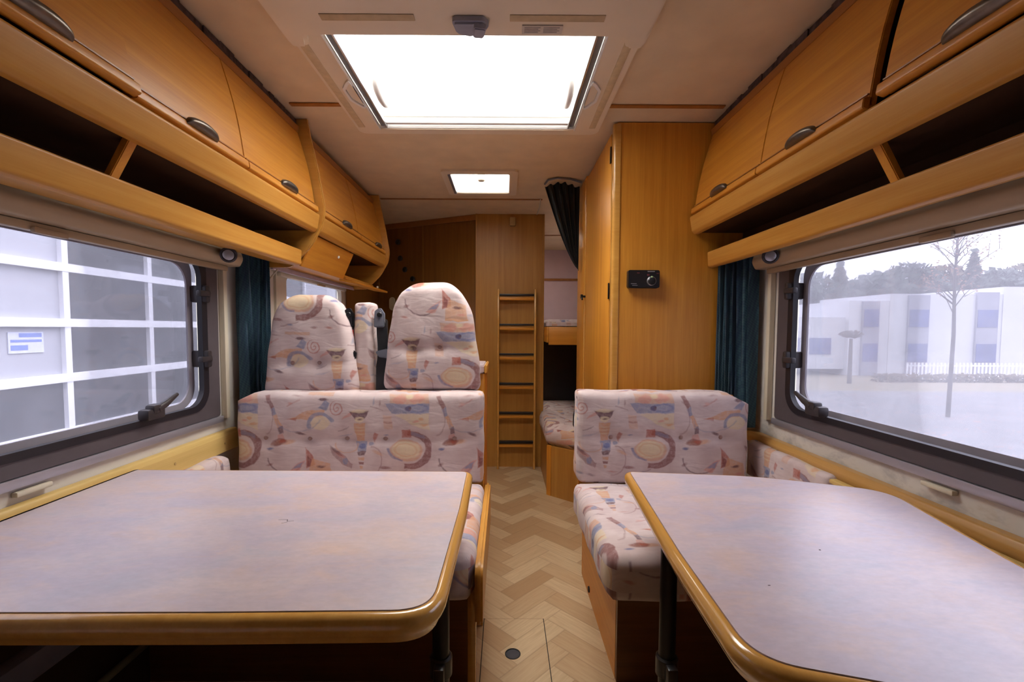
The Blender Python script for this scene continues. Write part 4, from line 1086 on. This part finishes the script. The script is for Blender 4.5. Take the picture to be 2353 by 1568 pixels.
# ------------------------------------------------------------ bunks
lb = thing('lower_bunk', 'beech base of the lower bunk at the end of the aisle', 'bunk bed', (.65, 3.2, 0))
bm = NB(); prism(bm, [(.285, 2.92), (.455, 2.77), (.455, 5.0), (.306, 5.0), (.306, 3.58), (.285, 3.50)], 0, .325, 'xy')
link('base', bm, WZD, lb, 30)
bm = NB(); prism(bm, [(.276, 2.925), (.300, 2.900), (.307, 2.91), (.285, 2.93)], 0, .33, 'xy', bev=.002); link('corner_post', bm, WZ, lb, 30)
bm = NB(); box(bm, .306, WR-.002, 3.0, 5.0, 0, .325); link('platform', bm, WZD, lb, 30)
def mattress(name, pts, z0, z1, uvo, label):
    bm = NB(); uvl = bm.loops.layers.uv.new('UVMap'); pr = rpoly(pts, .05, 6); L_ = []
    N = len(pr); cx = sum(p[0] for p in pr)/N; cy = sum(p[1] for p in pr)/N
    levels = [(0.03, z0), (0, z0+.03), (0, z1-.05), (.012, z1-.02), (.045, z1)]
    for k, z in levels:
        r_ = []
        for x, y in pr:
            d_ = Vector((x-cx, y-cy)); d_ = d_*(1-k/max(.2, d_.length)); r_.append(bm.verts.new((cx+d_.x, cy+d_.y, z)))
        L_.append(r_)
    for a in range(len(L_)-1):
        for i in range(N): bm.faces.new((L_[a][i], L_[a][(i+1) % N], L_[a+1][(i+1) % N], L_[a+1][i]))
    bm.faces.new(L_[0][::-1]); bm.faces.new(L_[-1])
    bmesh.ops.recalc_face_normals(bm, faces=bm.faces[:])
    for f in bm.faces:
        for l in f.loops:
            c = l.vert.co
            l[uvl].uv = (c.x-uvo[0], uvo[1]-c.y) if abs(f.normal.z) > .6 else (c.x+c.y*.4-uvo[0], uvo[1]-c.z-c.y*.3)
    return link(name, bm, FAB, None, 50, label=label, cat='mattress')
mattress('mattress', [(.272, 2.93), (.458, 2.765), (.458, 2.912), (1.02, 2.912), (1.02, 4.9), (.31, 4.9), (.31, 3.57), (.272, 3.5)], .326, .46, (.05, 3.55), 'patterned mattress on the lower bunk in the dark recess')
bm = NB(); tube(bm, [(.452, 2.762, .60), (.436, 2.752, .61), (.425, 2.745, .56), (.424, 2.745, .50), (.436, 2.75, .475), (.452, 2.757, .48)], .008, 8)
link('grab_strap', bm, BELT, None, 60, label='black looped strap hanging beside the lower mattress at the wardrobe corner', cat='strap')
ub = thing('upper_bunk', 'beech board of the upper bunk above the dark recess', 'bunk bed', (.65, 3.4, .97))
link('front_board', B(.318, WR-.002, 3.30, 3.32, .968, 1.10, bev=.004), WX, ub)
link('side_board', B(.304, .320, 3.30, 4.9, .985, 1.10, bev=.004), WYm, ub)
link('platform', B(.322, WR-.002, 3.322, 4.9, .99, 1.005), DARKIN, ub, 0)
mattress('mattress', [(.306, 3.33), (1.02, 3.33), (1.02, 4.9), (.306, 4.9)], 1.101, 1.155, (.05, 3.55), 'thin patterned mattress on the upper bunk')

link('wall_bunk_shade_back', B(.306, WR-.002, 3.95, 3.96, .461, .984), BLACK, kind='structure', smooth=0)  # black sheet making the bunk recess dark in place of shade
link('wall_bunk_shade_side', B(WR-.006, WR-.003, 3.33, 3.95, .461, .984), BLACK, kind='structure', smooth=0)  # black side sheet for the same painted recess shade
# floor hatch in the aisle
fh = thing('floor_hatch', 'rectangular floor hatch with a round finger hole in the aisle', 'floor hatch', (.04, 1.3, 0))
link('gap', B(-.074, .150, 1.005, 1.645, .0002, .0008), DARKIN, fh, 0)
bm = ring(NB(), [(-.071, 1.008), (.147, 1.008), (.147, 1.642), (-.071, 1.642)][:0] or rrect(-.071, .147, 1.008, 1.642, .004, 6), [(.031+.024*math.cos(2*PI*k/28+PI/28), 1.458+.024*math.sin(2*PI*k/28+PI/28)) for k in range(28)], .0009, .0022, 'xy')
link('panel', bm, FLOOR, fh, 0)
link('finger_hole', disc((.031, 1.458, .0014), (0, 0, 1), .0235, .0008, 24), HOLEM, fh)
bm = ring(NB(), [(.031+.026*math.cos(2*PI*k/28), 1.458+.026*math.sin(2*PI*k/28)) for k in range(28)], [(.031+.0225*math.cos(2*PI*k/28), 1.458+.0225*math.sin(2*PI*k/28)) for k in range(28)], .0009, .0035, 'xy')
link('hole_rim', bm, BLACK, fh, 40)

link('curtain_cord', tube(NB(), [(-.985, 1.99, 1.335), (-1.02, 1.985, 1.29), (-1.06, 1.98, 1.25)], .0035, 8), CREAM, None, 60, label='short cord hanging from the cupboard end panel beside the left curtain', cat='cord')
link('lining_strip', B(WL+.002, WL+.11, 1.99, 3.06, 1.383, 1.388, bev=.001) if False else B(WL+.062, WL+.075, 1.99, 3.06, 1.335, 1.356, bev=.003), plain('lilac_strip', (.42, .36, .44), .5), None, 30, label='lilac lining strip under the short kitchen cupboard', cat='strip')

# ------------------------------------------------------------ outside, left: garage front with a sectional glass door
GW = plain('garage_white', (.72, .72, .75), .5, 0, .04, 2)
GP = plain('garage_panel', (.36, .362, .39), .5, 0, .05, 1.5)
GG = plain('garage_dark_glass', (.03, .033, .036), .15, 0, .45, 1.2)
GX = -4.8
ga = thing('garage_front', 'white sectional garage door front with grey glass panes outside the left window', 'garage', (GX, 6.0, -.65))
ys = [1.42, 2.62, 3.80, 4.99, 6.17, 7.36, 8.55, 9.75, 10.95]; zs = [-.66, -.07, .53, 1.13, 1.73, 2.33, 2.93]
for i in range(len(ys)-1):
    for j in range(len(zs)-1):
        solid = (i <= 2 and j >= 2)
        bm = B(GX-.05, GX-.02, ys[i]+.03, ys[i+1]-.03, zs[j]+.04, zs[j+1]-.04)
        link('panel' if solid else 'glass_pane', bm, GP if solid else GG, ga, 0)
bm = NB()
for y in ys: box(bm, GX-.04, GX+.03, y-.035, y+.035, zs[0], zs[-1])
for z in zs: box(bm, GX-.04, GX+.035, ys[0], ys[-1], z-.045, z+.045)
link('frame', bm, GW, ga, 0)
link('wall', B(GX-.3, GX-.06, 0, 12.5, -.66, 4.6), GP, ga, 0)
pl = link('sign', B(GX-.018, GX-.010, 4.42, 4.76, .82, 1.03), plain('sign_white', (.55, .57, .68), .5), ga, 0)
bm = NB(); box(bm, GX-.0099, GX-.008, 4.52, 4.74, .98, 1.02); box(bm, GX-.0099, GX-.008, 4.44, 4.74, .93, .955); box(bm, GX-.0099, GX-.008, 4.44, 4.60, .85, .90)
link('sign_print', bm, plain('sign_blue', (.14, .20, .50), .5), pl, 0)

# outside, kitchen window: pale wall with small dark window is the continuation of the garage front
# ------------------------------------------------------------ outside, right
def make_ground():
    m, g, b = mat('outdoor_ground')
    p = g.pos(); x, y, z = g.sep(p)
    asph = g.mix(g.rng(g.noise(p, 1.5, 4), .3, .7), (.050, .050, .053), (.075, .073, .075))
    verge = g.mix(g.rng(g.noise(p, 2.5, 4), .35, .65), (.07, .066, .030), (.11, .085, .05))
    d = g.m('ADD', y, g.m('MULTIPLY', g.noise(p, .4, 2), 2.0))
    k = g.m('MULTIPLY', g.rng(d, 20.0, 21.5), 1.0)
    col = g.mix(k, asph, verge)
    lv = g.m('MULTIPLY', g.rng(g.noise(p, 9, 2), .60, .66), g.rng(g.noise(p, .7, 2), .5, .6))
    col = g.mix(lv, col, (.16, .085, .06))
    g.put(b.inputs['Base Color'], col); b.inputs['Roughness'].default_value = .9
    return m
GRD = make_ground()
bm = NB()
vs_ = {}
xs_ = [-60, -8, -1.3, 1.2, 8, 30, 60, 120]; yv = [-30, 0, 5, 12, 26, 40, 60, 120]
def gz(x, y): return -.66-2.2*max(0, min(1, (y-6)/34))
for i, x in enumerate(xs_):
    for j, y in enumerate(yv): vs_[i, j] = bm.verts.new((x, y, gz(x, y)))
for i in range(len(xs_)-1):
    for j in range(len(yv)-1): bm.faces.new((vs_[i, j], vs_[i+1, j], vs_[i+1, j+1], vs_[i, j+1]))
link('ground', bm, GRD, kind='structure', smooth=0)

BW = plain('render_white', (.50, .505, .53), .7, 0, .04, .5)
BS = plain('render_grey_strip', (.24, .245, .30), .7, 0, .05, .5)
BG = plain('blue_window_glass', (.07, .09, .24), .2, 0, .2, .6)
YB = 40.0
def bx_(px): return (px-1160)*YB/1046
def bz_(py): return HC+(757-py)*YB/1046
bd = thing('office_building', 'white two-storey office building with blue windows outside the right window', 'building', (38, YB, bz_(858)))
link('main_wall', B(bx_(1950), bx_(2700), YB, YB+9, bz_(866), bz_(688)), BW, bd, 0)
link('step_wall', B(bx_(2042), bx_(2700), YB-.05, YB+8.9, bz_(866), bz_(672)), BW, bd, 0)
link('step_wall', B(bx_(2300), bx_(2720), YB-.12, YB+8.8, bz_(866), bz_(655)), BW, bd, 0)
link('low_wing', B(bx_(1600), bx_(1951), YB+.4, YB+8, bz_(846), bz_(726)), BW, bd, 0)
for (a, b_, t) in ((1978, 2016, 690), (2082, 2130, 675), (2238, 2288, 668), (2420, 2470, 660)):
    st_ = link('grey_strip', B(bx_(a), bx_(b_), YB-.22, YB+.1, bz_(864), bz_(t)), BS, bd, 0)
    for (u, v) in ((748, 708), (828, 786)):
        w = link('window', B(bx_(a+2), bx_(b_-2), YB-.26, YB-.2, bz_(u), bz_(v)), BG, bd, 0)
for (a, b_) in ((1700, 1740), (1815, 1846), (1868, 1918)):
    link('window', B(bx_(a), bx_(b_), YB+.34, YB+.45, bz_(812), bz_(774)), BG, bd, 0)

# trees
LEAF = {}
def leafmat(name, c1, c2):
    m, g, b = mat(name)
    g.put(b.inputs['Base Color'], g.mix(g.rng(g.noise(g.pos(), 1.2, 4), .35, .65), c1, c2)); b.inputs['Roughness'].default_value = .9
    return m
LG = leafmat('conifer_foliage', (.022, .034, .028), (.045, .062, .050)); LO = leafmat('autumn_foliage', (.06, .052, .030), (.10, .075, .045)); BK = plain('bark', (.05, .04, .036), .9, 0, .2, 3)
LR = leafmat('russet_leaves', (.15, .07, .045), (.2, .10, .06))
def crown(cx, cy, cz, rx, rz, n, size, m, parent, seed, shape='round'):
    rd = random.Random(seed); bm = NB()
    for _ in range(n):
        while True:
            a, b_, c = rd.uniform(-1, 1), rd.uniform(-1, 1), rd.uniform(-1, 1)
            if a*a+b_*b_+c*c < 1: break
        k = 1.0 if shape == 'round' else max(.06, (1-c)/2)
        p = Vector((cx+a*rx*k, cy+b_*rx*k, cz+c*rz)); s_ = size*rd.uniform(.5, 1.3)
        u = Vector((rd.uniform(-1, 1), rd.uniform(-1, 1), rd.uniform(-1, 1))).normalized(); w = u.orthogonal().normalized()
        bm.faces.new([bm.verts.new(p+u*s_), bm.verts.new(p+w*s_*.7), bm.verts.new(p-u*s_), bm.verts.new(p-w*s_*.7)])
    return link('foliage', bm, m, parent, 0)
def bxY(px, Y): return (px-1160)*Y/1046
def bzY(py, Y): return HC+(757-py)*Y/1046
spec = [(1850, 625, 62, 'r', 'LG'), (1925, 600, 60, 'c', 'LG'), (1965, 640, 64, 'r', 'LO'), (2020, 618, 60, 'r', 'LG'), (2085, 600, 63, 'r', 'LG'),
        (2165, 605, 60, 'r', 'LO'), (2230, 590, 64, 'c', 'LG'), (2290, 612, 60, 'r', 'LG'), (2350, 600, 63, 'r', 'LO')]
for i, (px, py, Y, k, mm) in enumerate(spec):
    Y = (54, 66, 78)[i % 3]
    x = bxY(px, Y); zt_ = bzY(py, Y); zb = gz(x, Y)
    lab = {'c': 'pointed conifer', 'r': 'round leafy tree'}[k]+' in the misty wood behind the office building'
    nth = ['leftmost of the row in the right window', 'tallest above the low wing', 'above the building step', 'over the first grey strip', 'over the middle strip',
           'behind the bare russet tree', 'just right of the bare tree', 'over the right strip', 'at the right picture edge'][i]
    t = thing('conifer' if k == 'c' else 'leafy_tree', lab.replace(' in the misty wood', ',')+', '+nth, 'tree', (x, Y, zb), group='trees behind the office building')
    link('trunk', tube(NB(), [(x, Y, zb), (x, Y, zt_-2)], [.3, .1], 8), BK, t, 60)
    if k == 'c': crown(x, Y, (zt_+zb)/2+1, 3.4, (zt_-zb)/2, 2600, .45, LG, t, i, 'cone')
    else: crown(x, Y, zt_-4.2, 4.2, 4.2, 3000, .45, LG if mm == 'LG' else LO, t, i)
# bare russet tree close to the van
YT = 10.8; xt = bxY(2190, YT); zb = gz(xt, YT)
bt = thing('bare_tree', 'slender nearly bare tree with a few russet leaves outside the right window', 'tree', (xt, YT, zb))
link('trunk', tube(NB(), [(xt, YT, zb), (xt+.03, YT, 1.0), (xt-.02, YT, 2.4), (xt+.05, YT, 4.4)], [.045, .038, .028, .010], 8), BK, bt, 60)
rd = random.Random(5); bm = NB(); lf = NB()
for i in range(34):
    z = rd.uniform(1.2, 4.2); a = rd.uniform(0, 2*PI); L_ = rd.uniform(.5, 1.3)*(1-.12*(z-1)); p = Vector((xt, YT, z)); d_ = Vector((math.cos(a), math.sin(a)*.8, .8)).normalized()
    q = p+d_*L_; tube(bm, [p, p+d_*L_*.5+Vector((0, 0, .04)), q], [.014, .008, .003], 5)
    for _ in range(3):
        a2 = rd.uniform(0, 2*PI); d2 = (d_+Vector((math.cos(a2), math.sin(a2), .2))*.8).normalized(); s0 = p+d_*L_*rd.uniform(.4, .9); tube(bm, [s0, s0+d2*rd.uniform(.2, .5)], [.006, .002], 4)
        for _ in range(9):
            c = s0+d2*rd.uniform(.05, .5)+Vector((rd.uniform(-.08, .08),)*3); u = Vector((rd.uniform(-1, 1), rd.uniform(-1, 1), rd.uniform(-1, 1))).normalized()*.03; w = u.orthogonal().normalized()*.02
            lf.faces.new([lf.verts.new(c+u), lf.verts.new(c+w), lf.verts.new(c-u), lf.verts.new(c-w)])
link('branches', bm, BK, bt, 60); link('leaves', lf, LR, bt, 0)
YS = 26; xs2 = bxY(1957, YS); zb = gz(xs2, YS)
pt = thing('small_tree', 'small flat-topped bare tree on the verge before the low building wing', 'tree', (xs2, YS, zb))
link('trunk', tube(NB(), [(xs2, YS, zb), (xs2, YS, bzY(775, YS))], [.12, .08], 8), BK, pt, 60)
crown(xs2, YS, bzY(765, YS), .55, .2, 260, .10, BK, pt, 44)
# lamp post
xl = bxY(1822, 22); zb = gz(xl, 22)
link('lamp_post', tube(NB(), [(xl, 22, zb), (xl, 22, 3.9), (xl-.3, 22, 4.0)], .05, 8), GW, None, 60, label='thin pale lamp post by the left edge of the right window', cat='lamp post')
# picket fence and hedge
fc = thing('picket_fence', 'long pale picket fence in front of the office building', 'fence', (bxY(2300, 30), 30, gz(30, 30)))
bm = NB(); zf = bzY(866, 30); zt_ = bzY(830, 30)
for i in range(62):
    x = bxY(2090, 30)+i*.25; box(bm, x-.05, x+.05, 29.98, 30.02, zf-.2, zt_)
link('pickets', bm, GW, fc, 0)
bm = NB(); box(bm, bxY(2090, 30), bxY(2090, 30)+15.5, 30.02, 30.06, zt_-.25, zt_-.15); box(bm, bxY(2090, 30), bxY(2090, 30)+15.5, 30.02, 30.06, zf+.1, zf+.2); link('rails', bm, GW, fc, 0)
hd = thing('leafy_hedge', 'low brownish hedge strip with fallen leaves along the fence', 'hedge', (bxY(2200, 28), 28, gz(28, 28)))
bm = NB(); rd = random.Random(9)
for _ in range(3000):
    x = rd.uniform(bxY(2020, 28), bxY(2600, 28)); y = 28+rd.uniform(-.5, .5); z = gz(x, 28)+rd.uniform(0, .5); u = Vector((rd.uniform(-1, 1), rd.uniform(-1, 1), rd.uniform(-1, 1))).normalized()*.10; w = u.orthogonal().normalized()*.07; c = Vector((x, y, z))
    bm.faces.new([bm.verts.new(c+u), bm.verts.new(c+w), bm.verts.new(c-u), bm.verts.new(c-w)])
link('foliage', bm, LO, hd, 0)

# groups for repeats
GR = {'headrest': 'headrests behind the left bench', 'table': 'dinette tables', 'seat cushion': 'bench seat cushions', 'backrest': 'bench backrest cushions', 'side cushion': 'side cushions on the walls',
      'blind': 'roller blinds over the windows', 'spotlight': 'reading spotlights', 'cupboard': 'overhead cupboards', 'bench': 'bench bases', 'rail': 'wall rails', 'mattress': 'bunk mattresses', 'bunk bed': 'bunks', 'roof vent': 'small roof vents'}
for o in S.objects:
    if o.parent is None and 'category' in o and 'group' not in o and o['category'] in GR: o['group'] = GR[o['category']]
for o in S.objects:
    if o.name.startswith('window_curtain'): o['group'] = 'navy window curtains'
    if o.name.startswith('blind_catch'): o['group'] = 'cream blind catches'
